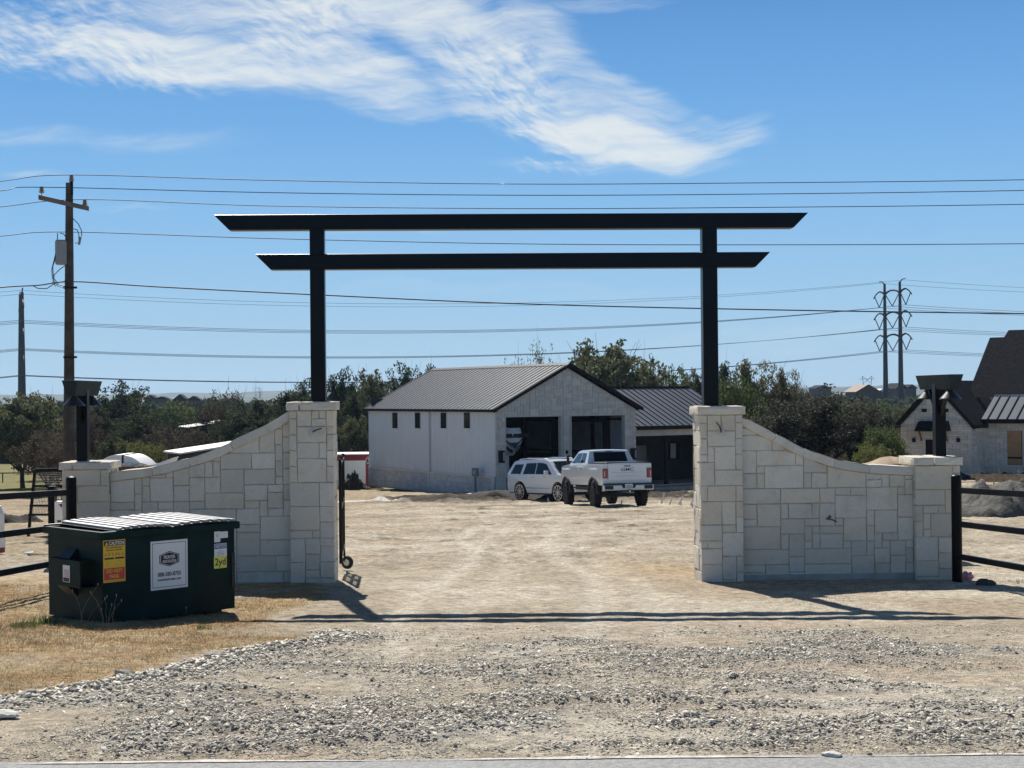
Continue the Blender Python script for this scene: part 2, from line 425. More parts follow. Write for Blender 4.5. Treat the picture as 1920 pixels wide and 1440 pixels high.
def ground():
    rows = [2.2]
    while rows[-1] < 9000:
        d = rows[-1]; rows.append(d * (1.0055 if d < 120 else 1.02))
    rows = np.array(rows)
    us = np.concatenate([np.linspace(-2.2, -.42, 40)[:-1], np.linspace(-.42, .42, 430), np.linspace(.42, 2.2, 40)[1:]])
    Dd, Uu = np.meshgrid(rows, us, indexing='ij')
    X = Dd * Uu; Y = Dd
    Z = base_h(X, Y)
    near = 1 - sstep(60, 140, Y)
    road = 1 - sstep(7.1, 7.5, Y)
    rough = (fbm(X * 1.1, Y * 1.1, 4) - .5) * .03 + (fbm(X * 7, Y * 7, 3) - .5) * .020
    lot = sstep(19, 26, Y)
    rough = rough + lot * ((fbm(X * .45 + 9, Y * .45, 4) - .5) * .22 + (fbm(X * 1.6 + 3, Y * 2.4, 5) - .5) * .13)
    g = gravel_mask(X, Y)
    rough = rough + g * (fbm(X * 18, Y * 18, 2) * .03 + .012)
    gr = sstep(.15, -.15, X - edge_x(Y)) * sstep(7.1, 7.6, Y) * (1 - sstep(18.5, 24, Y))
    rough = rough + gr * (fbm(X * 25, Y * 25, 2) - .3) * .02
    mu = mud_mask(X, Y)
    rough = rough + mu * ((fbm(X * 1.6, Y * 1.6, 4) - .42) * .75)
    # keep the pad under gate, trucks and buildings level
    for xt in (-.95, .85, -.35, 1.45):          # wheel lanes packed by traffic
        wob = .25 * np.sin(Y * .35 + xt)
        rough = rough - .016 * np.exp(-((X - xt - wob) / .16) ** 2) * sstep(7.5, 9, Y) * (1 - sstep(30, 45, Y)) * (1 - .8 * np.exp(-((Y - 15.4) / 1.3) ** 4))
    Z = Z + rough * near * (1 - road) - .012 * road
    # colours (albedo)
    n1 = fbm(X * .5 + 5, Y * .5 + 2, 5)[..., None]; n2 = fbm(X * 2.3, Y * 2.3, 4)[..., None]; n3 = fbm(X * .16 + 30, Y * .16, 3)[..., None]
    dirt = np.array([.50, .425, .32]) * (.82 + .36 * n1) * (.86 + .28 * n2)
    pale = np.array([.64, .575, .47])
    C = dirt * (1 - .55 * sstep(.48, .66, n1)) + pale * (.55 * sstep(.48, .66, n1)) * (.9 + .2 * n2)
    red = np.array([.40, .25, .16]); k = .22 * sstep(.55, .72, fbm(X * .8 + 70, Y * .8, 4))[..., None]; C = C * (1 - k) + red * k
    # far lot a bit browner with dark streaks
    lotm = (sstep(30, 55, Y) * (1 - sstep(80, 100, Y)))[..., None]
    streak = sstep(.52, .66, fbm(X * .25, Y * .8 + 11, 4))[..., None]
    k = lotm * streak * .55; C = C * (1 - k) + np.array([.16, .125, .09]) * k
    # gravel fines
    k = (g * .75)[..., None]; C = C * (1 - k) + np.array([.44, .415, .365]) * (.75 + .5 * n2) * k
    for xt, a_ in ((-.95, .8), (.85, .8), (-.35, .45), (1.45, .45)):
        k = (a_ * np.exp(-((X - xt - .25 * np.sin(Y * .35 + xt)) / .20) ** 2) * sstep(7.5, 9, Y) * (1 - sstep(34, 60, Y)))[..., None] * (.5 + n2); k = np.clip(k, 0, 1); C = C * (1 - k) + np.array([.66, .59, .48]) * k
    # darker stains and loose dark crumbs, larger in the lot
    k = (.42 * sstep(.60, .70, fbm(X * 2.6 + 12, Y * 1.7 + 5, 5)) * sstep(16, 24, Y))[..., None]; C = C * (1 - k) + np.array([.24, .19, .135]) * k
    k = (.8 * sstep(.70, .76, fbm(X * 1.6 + 90, Y * .9 + 15, 5)) * sstep(24, 40, Y))[..., None]; C = C * (1 - k) + np.array([.10, .08, .06]) * k
    # dry grass
    t = sstep(.35, .65, n2); grass = np.array([.41, .265, .125]) * (1 - t) + np.array([.48, .37, .22]) * t
    thin = sstep(.5, .7, fbm(X * 1.3 + 50, Y * 1.3, 4))[..., None]
    grass = grass * (1 - .6 * thin) + np.array([.42, .36, .28]) * .6 * thin
    k = (gr * .92)[..., None]; C = C * (1 - k) + grass * k
    # left field far away: dry dirt then yellow green turf
    lf = (sstep(-2, -9, X) * sstep(22, 30, Y))[..., None]
    C = C * (1 - .6 * lf) + np.array([.36, .27, .16]) * (.8 + .4 * n2) * .6 * lf
    turf = (sstep(85, 100, Y))[..., None]
    tc_ = np.array([.22, .20, .075]) * (.8 + .4 * n1) 
    C = C * (1 - turf) + tc_ * turf
    field = (sstep(230, 500, Y))[..., None]
    C = C * (1 - field) + np.array([.075, .09, .045]) * (.7 + .6 * fbm(X * .01, Y * .01, 3)[..., None]) * field
    # mud
    k = np.clip(mu * 1.1, 0, .95)[..., None]; C = C * (1 - k) + np.array([.045, .036, .027]) * (.7 + .6 * n2) * k
    # pale caliche strip
    cx = -6.1 + (Y - 70) * -.3
    st = (sstep(0, .6, X + 9.8) * sstep(0, 1.2, -4.6 - X) * np.exp(-((Y - 69.5 + .25 * (X + 7)) / 1.3) ** 4))[..., None]
    C = C * (1 - .9 * st) + np.array([.78, .74, .68]) * .9 * st
    # reddish sand by the right pillar
    k = (np.exp(-(((X - 2.6) / 1.2) ** 2 + ((Y - 22.5) / 2.0) ** 2)) * .5)[..., None]; C = C * (1 - k) + np.array([.52, .36, .20]) * k
    me = bpy.data.meshes.new('ground')
    nr, nc = X.shape
    V = np.stack([X, Y, Z], -1).reshape(-1, 3)
    idx = np.arange(nr * nc).reshape(nr, nc)
    Fc = np.stack([idx[:-1, :-1], idx[:-1, 1:], idx[1:, 1:], idx[1:, :-1]], -1).reshape(-1, 4)
    me.vertices.add(len(V)); me.vertices.foreach_set('co', V.ravel())
    me.loops.add(Fc.size); me.loops.foreach_set('vertex_index', Fc.ravel().astype(np.int32))
    me.polygons.add(len(Fc)); me.polygons.foreach_set('loop_start', (np.arange(len(Fc)) * 4).astype(np.int32))
    me.polygons.foreach_set('use_smooth', np.ones(len(Fc), bool))
    me.update(); me.validate()
    a = me.color_attributes.new('albedo', 'FLOAT_COLOR', 'POINT')
    a.data.foreach_set('color', np.concatenate([C.reshape(-1, 3), np.ones((len(V), 1))], 1).astype(np.float32).ravel())
    m = bpy.data.materials.new('dirt'); m.use_nodes = True
    t = NT(m.node_tree); b = t.n['Principled BSDF']
    at = t.node('ShaderNodeAttribute', attribute_name='albedo').outputs['Color']
    pos = t.node('ShaderNodeNewGeometry').outputs['Position']
    f1 = t.noise(pos, 9, 8, .72); f2 = t.noise(pos, 55, 4, .7); f3 = t.noise(pos, 2.0, 6, .7, dist=.8)
    k = t.math('MULTIPLY', t.rng(f1, .28, .72, .56, 1.36), t.rng(f2, .25, .75, .60, 1.34))
    k = t.math('MULTIPLY', k, t.rng(f3, .3, .7, .86, 1.12))
    c = t.vmath('SCALE', at, scale=k)
    t.put(b.inputs['Base Color'], c); b.inputs['Roughness'].default_value = .98; b.inputs['Specular IOR Level'].default_value = .15
    bn = t.node('ShaderNodeBump'); bn.inputs['Strength'].default_value = .9; bn.inputs['Distance'].default_value = .03
    t.l.new(t.math('ADD', f1, t.math('MULTIPLY', f2, .6)), bn.inputs['Height']); t.l.new(bn.outputs[0], b.inputs['Normal'])
    me.materials.append(m)
    o = bpy.data.objects.new('ground', me); col.objects.link(o); tag(o, kind='structure'); return o
ground()

# road across the foreground (concrete edge with a worn white line)
def road():
    nx = 60; xs = np.linspace(-40, 40, nx)
    m = MB(); a = []
    for x in xs: a += [(x, 7.02 + .02 * math.sin(x * 3), .783), (x, -6, .783)]
    m.add(a, [(2 * i, 2 * i + 1, 2 * i + 3, 2 * i + 2) for i in range(nx - 1)])
    tag(m.build('road', 'asphalt'), kind='structure')
    m = MB(); a = []; xs = np.linspace(-12, 12, 240); rr = random.Random(3)
    for x in xs: a += [(x, 7.010 + .02 * math.sin(x * 3) - rr.random() * .022, .787), (x, 6.968 + rr.random() * .012, .787)]
    m.add(a, [(2 * i, 2 * i + 1, 2 * i + 3, 2 * i + 2) for i in range(len(xs) - 1)])
    tag(m.build('road_edge_line', 'road_paint'), kind='structure')
road()

# hills on the horizon
def hills():
    n = 260; xs = np.linspace(-3200, 3200, n)
    for nm, y0, z1, amp, seed in (('hills', 2900, 2.0, 17, 3),):
        m = MB(); V = []; rowsn = 10
        prof = z1 + amp * fbm(xs * .0012 + seed, xs * 0 + seed, 3) + 7 * fbm(xs * .012, xs * 0 + 9, 3) + 5.0 * fbm(xs * .05, xs * 0 + 2, 2) + np.clip(xs / 900, -1, 3) * 2.2 + .5
        for j in range(rowsn):
            t = j / (rowsn - 1)
            for i in range(n): V.append((xs[i], y0 + 900 * t, -25 + (prof[i] + 25) * math.sin(t * math.pi / 2) ** 1.0))
        m.add(V, [(j * n + i, j * n + i + 1, (j + 1) * n + i + 1, (j + 1) * n + i) for j in range(rowsn - 1) for i in range(n - 1)])
        mat('hill_woods', (.075, .10, .06), .95, var=.4, vscale=.01, c2=(.12, .12, .07))
        tag(m.build('hills', 'hill_woods', smooth=True), kind='structure')
hills()

# ---------------------------------------------------------------- loose stones and grass
def rock_template(seed, flat):
    rr = random.Random(seed)
    bm_v = []
    t = (1 + 5 ** .5) / 2
    for v in ((-1, t, 0), (1, t, 0), (-1, -t, 0), (1, -t, 0), (0, -1, t), (0, 1, t), (0, -1, -t), (0, 1, -t), (t, 0, -1), (t, 0, 1), (-t, 0, -1), (-t, 0, 1)):
        v = Vector(v).normalized() * rr.uniform(.72, 1.2); bm_v.append((v.x * rr.uniform(.9, 1.2), v.y, v.z * flat))
    f = [(0, 11, 5), (0, 5, 1), (0, 1, 7), (0, 7, 10), (0, 10, 11), (1, 5, 9), (5, 11, 4), (11, 10, 2), (10, 7, 6), (7, 1, 8), (3, 9, 4), (3, 4, 2), (3, 2, 6), (3, 6, 8), (3, 8, 9), (4, 9, 5), (2, 4, 11), (6, 2, 10), (8, 6, 7), (9, 8, 1)]
    return np.array(bm_v), np.array(f)
def mesh_np(name, V, Fa, material):
    me = bpy.data.meshes.new(name); k = Fa.shape[1]
    me.vertices.add(len(V)); me.vertices.foreach_set('co', V.ravel().astype(np.float32))
    me.loops.add(Fa.size); me.loops.foreach_set('vertex_index', Fa.ravel().astype(np.int32))
    me.polygons.add(len(Fa)); me.polygons.foreach_set('loop_start', (np.arange(len(Fa)) * k).astype(np.int32))
    me.update(); me.validate(); me.materials.append(MATS[material]); 
    return me
def gravel():
    rs = np.random.RandomState(11)
    N = 330000
    Y = rs.uniform(6.98, 14.4, N); X = rs.uniform(-1, 1, N) * Y * .39
    g = gravel_mask(X, Y)
    keep = rs.rand(N) < (g * .36 + .16 * (X > edge_x(Y) + .1) * (.3 + fbm(X * 1.5, Y * 1.5 + 60, 3)))
    X, Y = X[keep], Y[keep]; n = len(X)
    # sparse stones over the drive behind the gate too
    m2 = 900; Y2 = 14 + rs.rand(m2) ** 1.5 * 40; X2 = rs.uniform(-1, 1, m2) * Y2 * .36
    ok = X2 > edge_x(Y2); X = np.concatenate([X, X2[ok]]); Y = np.concatenate([Y, Y2[ok]]); n = len(X)
    band = np.exp(-((X - edge_x(Y) - .3) / .35) ** 2) * (Y < 13.8)
    S = .0038 + .011 * rs.rand(n) ** 2.6 * (.35 + .65 * gravel_mask(X, Y)) + .020 * rs.rand(n) * band * (rs.rand(n) < .5) + .012 * (rs.rand(n) < .012)
    S = np.where(Y > 14.4, S * .8, S)
    tp = [rock_template(i, .13 + .05 * i) for i in range(6)]
    Z = base_h(X, Y) + (fbm(X * 1.1, Y * 1.1, 4) - .5) * .05 + (fbm(X * 7, Y * 7, 3) - .5) * .028
    Z = Z + gravel_mask(X, Y) * (fbm(X * 18, Y * 18, 2) * .03 + .012) + S * .25
    VV = []; FF = []; o = 0
    for i in range(n):
        v, f = tp[i % 6]
        a = rs.rand() * 6.283; ca, sa = math.cos(a), math.sin(a); e = rs.uniform(.55, 1.0)
        x = v[:, 0] * S[i] * 1.35; y = v[:, 1] * S[i] * e; tilt = rs.uniform(-.6, .6)
        z = v[:, 2] * S[i] + x * tilt
        VV.append(np.stack([X[i] + x * ca - y * sa, Y[i] + x * sa + y * ca, Z[i] + z], 1)); FF.append(f + o); o += 12
    me = mesh_np('gravel', np.concatenate(VV), np.concatenate(FF), 'rock_grey')
    ob = bpy.data.objects.new('gravel', me); col.objects.link(ob)
    tag(ob, 'loose grey crushed stone scattered over the dirt entrance', 'gravel', kind='stuff')
gravel()
BIGR = [(8, 1345, .13, 'pale_slab', 'flat pale stone slab at the left edge of the photo in the row of rocks'),
        (52, 1310, .10, 'big_rock', 'dark grey rounded rock just right of the pale slab at far left'),
        (235, 1268, .10, 'big_rock', 'angular grey rock topping the small heap beside the dry grass'),
        (262, 1274, .08, 'pale_slab', 'paler rock leaning against the angular rock in the small heap'),
        (405, 1236, .12, 'big_rock', 'largest grey rock in the row where the dry grass ends'),
        (535, 1213, .07, 'big_rock', 'low grey rock farthest along the stone row toward the drive'),
        (195, 1396, .05, 'big_rock', 'lone pointed grey stone on bare dirt near the road at left'),
        (268, 1403, .045, 'dark_rock', 'dark brown stone on bare dirt near the road at left'),
        (1876, 1222, .10, 'big_rock', 'rounded grey rock ending the stone pile at far right'),
        (1560, 1418, .06, 'pale_slab', 'pale flat stone lying at the road edge on the right'),
        (1846, 1097, .17, 'dark_rock', 'dark clod of earth in front of the right fence post')]
def ground_hit(px, py):
    r = ray(px, py); lo, hi = 3.0, 400.0
    for _ in range(50):
        mid = (lo + hi) / 2; p = EYE + r * (mid / r.y)
        if p.z > gz(p.x, p.y): lo = mid
        else: hi = mid
    return EYE + r * (lo / r.y)
def bigrocks():
    for i, (px, py, s_, m_, lab) in enumerate(BIGR):
        p = ground_hit(px, py); me = bpy.data.meshes.new('rock')
        import bmesh
        bm = bmesh.new(); bmesh.ops.create_icosphere(bm, subdivisions=3, radius=1)
        rr = random.Random(i); off = Vector((rr.random() * 50, rr.random() * 50, 0))
        for v in bm.verts:
            c = v.co; k = 1 + .5 * (float(fbm(c.x * 1.3 + off.x, c.y * 1.3 + c.z * 1.7 + off.y, 3)) - .5) * 1.6
            v.co = Vector((c.x * 1.25, c.y * .9, c.z * (.55 if m_ != 'pale_slab' else .3))) * k * s_ * .62
        bm.to_mesh(me); bm.free(); me.materials.append(MATS[m_])
        o = bpy.data.objects.new('rock', me); col.objects.link(o); o.location = p + Vector((0, 0, s_ * .16)); o.rotation_euler = (0, 0, rr.uniform(-.5, .5))
        tag(o, lab, 'rock', 'larger rocks lying on the ground')
bigrocks()
def blades(name, X, Y, H, W_, material, label, lean=.35, seed=5, zoff=0):
    rs = np.random.RandomState(seed); n = len(X)
    Z = base_h(X, Y) + (fbm(X * 1.1, Y * 1.1, 4) - .5) * .05 + (fbm(X * 7, Y * 7, 3) - .5) * .028 - .004
    a = rs.rand(n) * 6.283; l = rs.uniform(0, lean, n) * H; b = rs.rand(n) * 6.283
    p0 = np.stack([X - np.cos(a) * W_, Y - np.sin(a) * W_, Z], 1); p1 = np.stack([X + np.cos(a) * W_, Y + np.sin(a) * W_, Z], 1)
    p2 = np.stack([X + np.cos(b) * l, Y + np.sin(b) * l, Z + H], 1)
    V = np.stack([p0, p1, p2], 1).reshape(-1, 3); Fa = np.arange(3 * n).reshape(-1, 3)
    o = bpy.data.objects.new(name, mesh_np(name, V, Fa, material)); col.objects.link(o)
    return tag(o, label, 'grass', kind='stuff')
def grasses():
    rs = np.random.RandomState(21)
    N = 190000; Y = 7.6 + rs.rand(N) ** .8 * 11.8; X = rs.uniform(-1, .0, N) * Y * .42
    k = (X < edge_x(Y) + .05 - .2 * rs.rand(N)) & (rs.rand(N) < .25 + .75 * sstep(.65, .4, fbm(X * 1.3 + 50, Y * 1.3, 4)))
    X, Y = X[k], Y[k]; n = len(X)
    blades('dry_grass', X, Y, rs.uniform(.010, .036, n) * (1 + 1.0 * (rs.rand(n) < .06)), .0024, 'grass_straw', 'short dry straw coloured turf in front of and around the dumpster', lean=1.6)
    # right side thin grass along the wall and fence
    N = 22000; Y = 16.0 + rs.rand(N) * 8; X = rs.uniform(.8, 8.5, N)
    k = (fbm(X * 1.1 + 20, Y * 1.1, 3) > .52) & (X > 2.9 + (Y - 16) * .0)
    X, Y = X[k], Y[k]; n = len(X)
    blades('thin_grass', X, Y, rs.uniform(.01, .035, n), .0022, 'grass_straw', 'sparse dry grass on the dirt by the right wall and fence', lean=1.4, seed=6)
    # green tufts
    def tuft(px, py, n, h, r, lab):
        p = ground_hit(px, py)
        X = p.x + rs.normal(0, r, n); Y = p.y + rs.normal(0, r, n)
        blades('grass_tuft', X, Y, rs.uniform(.4, 1.0, n) * h, .0035, 'grass_green', lab, lean=.5, seed=int(px))['kind'] = 'thing'
    for a in ((40, 1178, 150, .10, .08, 'small green grass tuft left of the dumpster, nearest the photo edge'),
              (78, 1172, 220, .13, .09, 'green grass tuft against the bottom left corner of the dumpster'),
              (378, 1181, 60, .07, .05, 'tiny green tuft in front of the right end of the dumpster'),
              (1905, 1092, 60, .08, .10, 'low green weed right of the dark clod at the right fence')):
        tuft(*a)
    # tall weed stalks in front of the dumpster and by the wall
    def stalks(px, py, hs, lab):
        p = ground_hit(px, py); t = thing('weed_stalks', lab, 'weed', p, 0, 'tall dry weeds'); m = MB(); h_ = MB(); rr = random.Random(px)
        for (dx, h, ln) in hs:
            pts = [(dx + ln * (q / 5) ** 2, rr.uniform(-.03, .03), h * q / 5) for q in range(6)]
            m.tube(pts, [.0015 - .00012 * q for q in range(6)], 4)
            e = pts[-1]; h_.lathe([(.001, 0), (.004, .005), (.005, .014), (.001, .026)], e, 6)
        m.build('stem', 'seed_head', t); h_.build('seed_head', 'seed_head', t)
    stalks(200, 1184, [(0, .30, -.01), (.02, .24, .03), (-.04, .20, .0), (.05, .33, .05), (-.02, .36, -.12), (.0, .28, .14)], 'cluster of pale dry weed stalks before the near corner of the dumpster')
    stalks(150, 1180, [(0, .42, .18), (.03, .36, -.1), (.06, .30, .2)], 'thin arching weed stems under the fork pocket of the dumpster')
    stalks(352, 1171, [(0, .15, -.02), (.01, .08, .03)], 'short single weed stalk before the right half of the dumpster')
    stalks(462, 1138, [(0, .34, -.04), (.05, .30, .02), (.10, .24, .05), (-.05, .42, -.03), (.15, .20, .04)], 'tall seeded weeds between the dumpster and the left stone wall')
    stalks(1858, 1090, [(0, .22, -.04), (.05, .16, .03), (-.04, .14, -.02)], 'wispy dry weed beside the dark clod at the right fence')
grasses()

# ================================================================ GATE, WALLS, FENCES
GA = R(2.6)
EX = Vector((math.cos(GA), math.sin(GA), 0)); EY = Vector((-math.sin(GA), math.cos(GA), 0)); GO = Vector((0, 19.8, 0))
def gp(px, py, v=0.0):
    p = on_plane(px, py, GO + EY * v, EY); q = p - GO; return q.dot(EX), q.z
def gw(u, v, z): return GO + EX * u + EY * v + Vector((0, 0, z))

def ashlar(mb, W, H, o, ux, nrm, seed, top=None, holes=(), du=.1, dv=.1, joint=.0075, t=.03, sizes=None, wob=.004):
    """irregular coursed stone veneer; o = lower left corner, ux = along the face, nrm = outward"""
    rr = random.Random(seed); ux = Vector(ux); nrm = Vector(nrm); uz = Vector((0, 0, 1)); o = Vector(o)
    nx = max(1, round(W / du)); nz = max(1, round(H / dv)); du = W / nx; dv = H / nz
    occ = [[False] * nx for _ in range(nz)]
    sizes = sizes or [(2, 1), (3, 2), (4, 2), (5, 2), (4, 3), (3, 3), (2, 2), (3, 1), (5, 3), (1, 2), (1, 1), (6, 2), (2, 3)]
    for j in range(nz):
        for i in range(nx):
            if occ[j][i]: continue
            uc, zc = (i + .5) * du, (j + .5) * dv
            if any(a <= uc <= b and c <= zc <= d for a, b, c, d in holes): continue
            sw, sh = rr.choice(sizes)
            def ok(a, b):
                for jj in range(j, j + b):
                    for ii in range(i, i + a):
                        if ii >= nx or jj >= nz or occ[jj][ii]: return False
                        u_, z_ = (ii + .5) * du, (jj + .5) * dv
                        if any(p <= u_ <= q and r_ <= z_ <= s_ for p, q, r_, s_ in holes): return False
                return True
            while not ok(sw, sh):
                if sw > 1 and (sw >= sh or sh == 1): sw -= 1
                elif sh > 1: sh -= 1
                else: break
            for jj in range(j, j + sh):
                for ii in range(i, i + sw): occ[jj][ii] = True
            u0, u1, z0, z1 = i * du, (i + sw) * du, j * dv, (j + sh) * dv
            g = joint / 2
            a0 = u0 + (g if i else 0); a1 = u1 - (g if i + sw < nx else 0); b0 = z0 + g; b1 = z1 - g
            K = 4
            def hh(u): return min(b1, (top(u) - g * 2) if top else 1e9)
            us = [a0 + (a1 - a0) * k / K for k in range(K + 1)]
            if top:
                us = [u for u in us if hh(u) > b0 + .012]
                if len(us) < 2: continue
            poly = [(u, b0) for u in (us[0], (us[0] + us[-1]) / 2, us[-1])] + ([(us[-1], (b0 + hh(us[-1])) / 2)] if hh(us[-1]) - b0 > .12 else [])
            poly += [(u, hh(u)) for u in reversed(us)] + ([(us[0], (b0 + hh(us[0])) / 2)] if hh(us[0]) - b0 > .12 else [])
            n = len(poly); cu = sum(p[0] for p in poly) / n; cz = sum(p[1] for p in poly) / n
            tt = t + rr.uniform(-.009, .009); bv = .007
            poly = [(u + (rr.uniform(-wob, wob) if 1e-6 < u < W - 1e-6 else 0), z + rr.uniform(-wob, wob)) for u, z in poly]
            vs = [o + ux * u + uz * z for u, z in poly] + [o + ux * u + uz * z + nrm * (tt - bv) for u, z in poly]
            vs += [o + ux * (u + (bv if u < cu else -bv) * min(1, abs(u - cu) / .02)) + uz * (z + (bv if z < cz else -bv) * min(1, abs(z - cz) / .02)) + nrm * (tt + rr.uniform(-.002, .002)) for u, z in poly]
            vs.append(o + ux * cu + uz * cz + nrm * (tt + rr.uniform(-.003, .006)))
            fs = []
            for k in range(n):
                k2 = (k + 1) % n; fs += [(k, k2, n + k2, n + k), (n + k, n + k2, 2 * n + k2, 2 * n + k), (2 * n + k, 2 * n + k2, 3 * n)]
            if ux.cross(uz).dot(nrm) < 0: fs = [tuple(reversed(f)) for f in fs]
            mb.add(vs, fs)

def rough_block(mb, x0, x1, y0, y1, z0, z1, seed, amp=.006, m=None, n=5):
    """a stone block with slightly hewn faces (one closed island)"""
    rr = random.Random(seed); nx, ny, nz = max(2, int((x1 - x0) / .06)), max(2, int((y1 - y0) / .08)), 3
    idx = {}; vs = []; fs = []
    def vid(i, j, k):
        key = (i, j, k)
        if key not in idx:
            x = x0 + (x1 - x0) * i / nx; y = y0 + (y1 - y0) * j / ny; z = z0 + (z1 - z0) * k / nz
            e = (i in (0, nx)) + (j in (0, ny)) + (k in (0, nz))
            if e >= 2:
                cx, cy, cz = (x0 + x1) / 2, (y0 + y1) / 2, (z0 + z1) / 2; s_ = .007
                x -= math.copysign(s_, x - cx) if i in (0, nx) else 0; y -= math.copysign(s_, y - cy) if j in (0, ny) else 0; z -= math.copysign(s_, z - cz) if k in (0, nz) else 0
            v = Vector((x + rr.uniform(-amp, amp) * .5, y + rr.uniform(-amp, amp), z + rr.uniform(-amp, amp) * .5))
            if m is not None: v = m @ v
            idx[key] = len(vs); vs.append(v)
        return idx[key]
    for i in range(nx):
        for j in range(ny):
            fs.append((vid(i, j, 0), vid(i, j + 1, 0), vid(i + 1, j + 1, 0), vid(i + 1, j, 0))); fs.append((vid(i, j, nz), vid(i + 1, j, nz), vid(i + 1, j + 1, nz), vid(i, j + 1, nz)))
    for i in range(nx):
        for k in range(nz):
            fs.append((vid(i, 0, k), vid(i + 1, 0, k), vid(i + 1, 0, k + 1), vid(i, 0, k + 1))); fs.append((vid(i, ny, k), vid(i, ny, k + 1), vid(i + 1, ny, k + 1), vid(i + 1, ny, k)))
    for j in range(ny):
        for k in range(nz):
            fs.append((vid(0, j, k), vid(0, j, k + 1), vid(0, j + 1, k + 1), vid(0, j + 1, k))); fs.append((vid(nx, j, k), vid(nx, j + 1, k), vid(nx, j + 1, k + 1), vid(nx, j, k + 1)))
    mb.add(vs, fs)

def pillar(name, label, u0, u1, v0, v1, z1, cap_h, cap_o, seed, zb=-.2, capsplit=2, du=.095, dv=.105):
    """pillar from u0..u1, v0..v1 in gate coordinates; z1 = underside of cap"""
    t = .03
    r = thing(name, label, 'pillar', gw((u0 + u1) / 2, (v0 + v1) / 2, 0), GA, 'stone pillars of the entrance')
    hw, hd = (u1 - u0) / 2, (v1 - v0) / 2; zb0 = zb
    core = MB().box(-hw + t - .008, hw - t + .008, -hd + t - .008, hd - t + .008, zb0, z1)
    s = MB(); H = z1 - 0.0 + .12; zb = -.12
    ashlar(s, 2 * hw, H, (-hw, -hd + t, zb), (1, 0, 0), (0, -1, 0), seed, du=du, dv=dv)
    ashlar(s, 2 * hw, H, (hw, hd - t, zb), (-1, 0, 0), (0, 1, 0), seed + 1, du=du, dv=dv)
    ashlar(s, 2 * (hd - t), H, (-hw + t, hd - t, zb), (0, -1, 0), (-1, 0, 0), seed + 2, du=du, dv=dv, wob=.006)
    ashlar(s, 2 * (hd - t), H, (hw - t, -hd + t, zb), (0, 1, 0), (1, 0, 0), seed + 3, du=du, dv=dv, wob=.006)
    sh = s.build('shaft', STONE, r); core.build('mortar_core', 'mortar', sh)
    c = MB(); a = -hw - cap_o; w_ = 2 * (hw + cap_o)
    cuts = [0, .26, 1.0] if capsplit == 2 else ([0, .42, 1] if capsplit == 3 else [0, 1])
    for i in range(len(cuts) - 1):
        rough_block(c, a + w_ * cuts[i] + (.002 if i else 0), a + w_ * cuts[i + 1] - .002, -hd - cap_o, hd + cap_o, z1, z1 + cap_h, seed + 10 + i, .007)
    c.build('cap', CAPST, r, smooth=False)
    return r

# measured positions -> gate coordinates
uL0, zb_ = gp(545, 1088); uL1, _ = gp(628, 1088); uR0, _ = gp(1316, 1090); uR1, _ = gp(1395, 1090)
_, zLt = gp(590, 753); _, zLc = gp(590, 770); _, zRt = gp(1355, 761); _, zRc = gp(1355, 778)
PD = .60
pl = pillar('gate_pillar', 'tall cream stone pillar under the left black post of the gate arch', uL0, uL1, 0, PD, zLc, zLt - zLc, .045, 31)
pr = pillar('gate_pillar', 'tall cream stone pillar under the right black post of the gate arch', uR0, uR1, 0, PD, zRc, zRt - zRc, .045, 47, capsplit=1)
eL0, _ = gp(117, 1000); eL1, _ = gp(204, 1000); eR0, _ = gp(1718, 1000); eR1, _ = gp(1801, 1000)
_, zeLt = gp(160, 866); _, zeLc = gp(160, 881); _, zeRt = gp(1762, 856.5); _, zeRc = gp(1762, 873)
el = pillar('end_pillar', 'short stone pillar at the outer end of the left wall, carrying a lamp post', eL0, eL1, 0, PD, zeLc, zeLt - zeLc, .04, 61)
er = pillar('end_pillar', 'short stone pillar at the outer end of the right wall, carrying a lamp post', eR0, eR1, 0, PD, zeRc, zeRt - zeRc, .04, 75, capsplit=3)

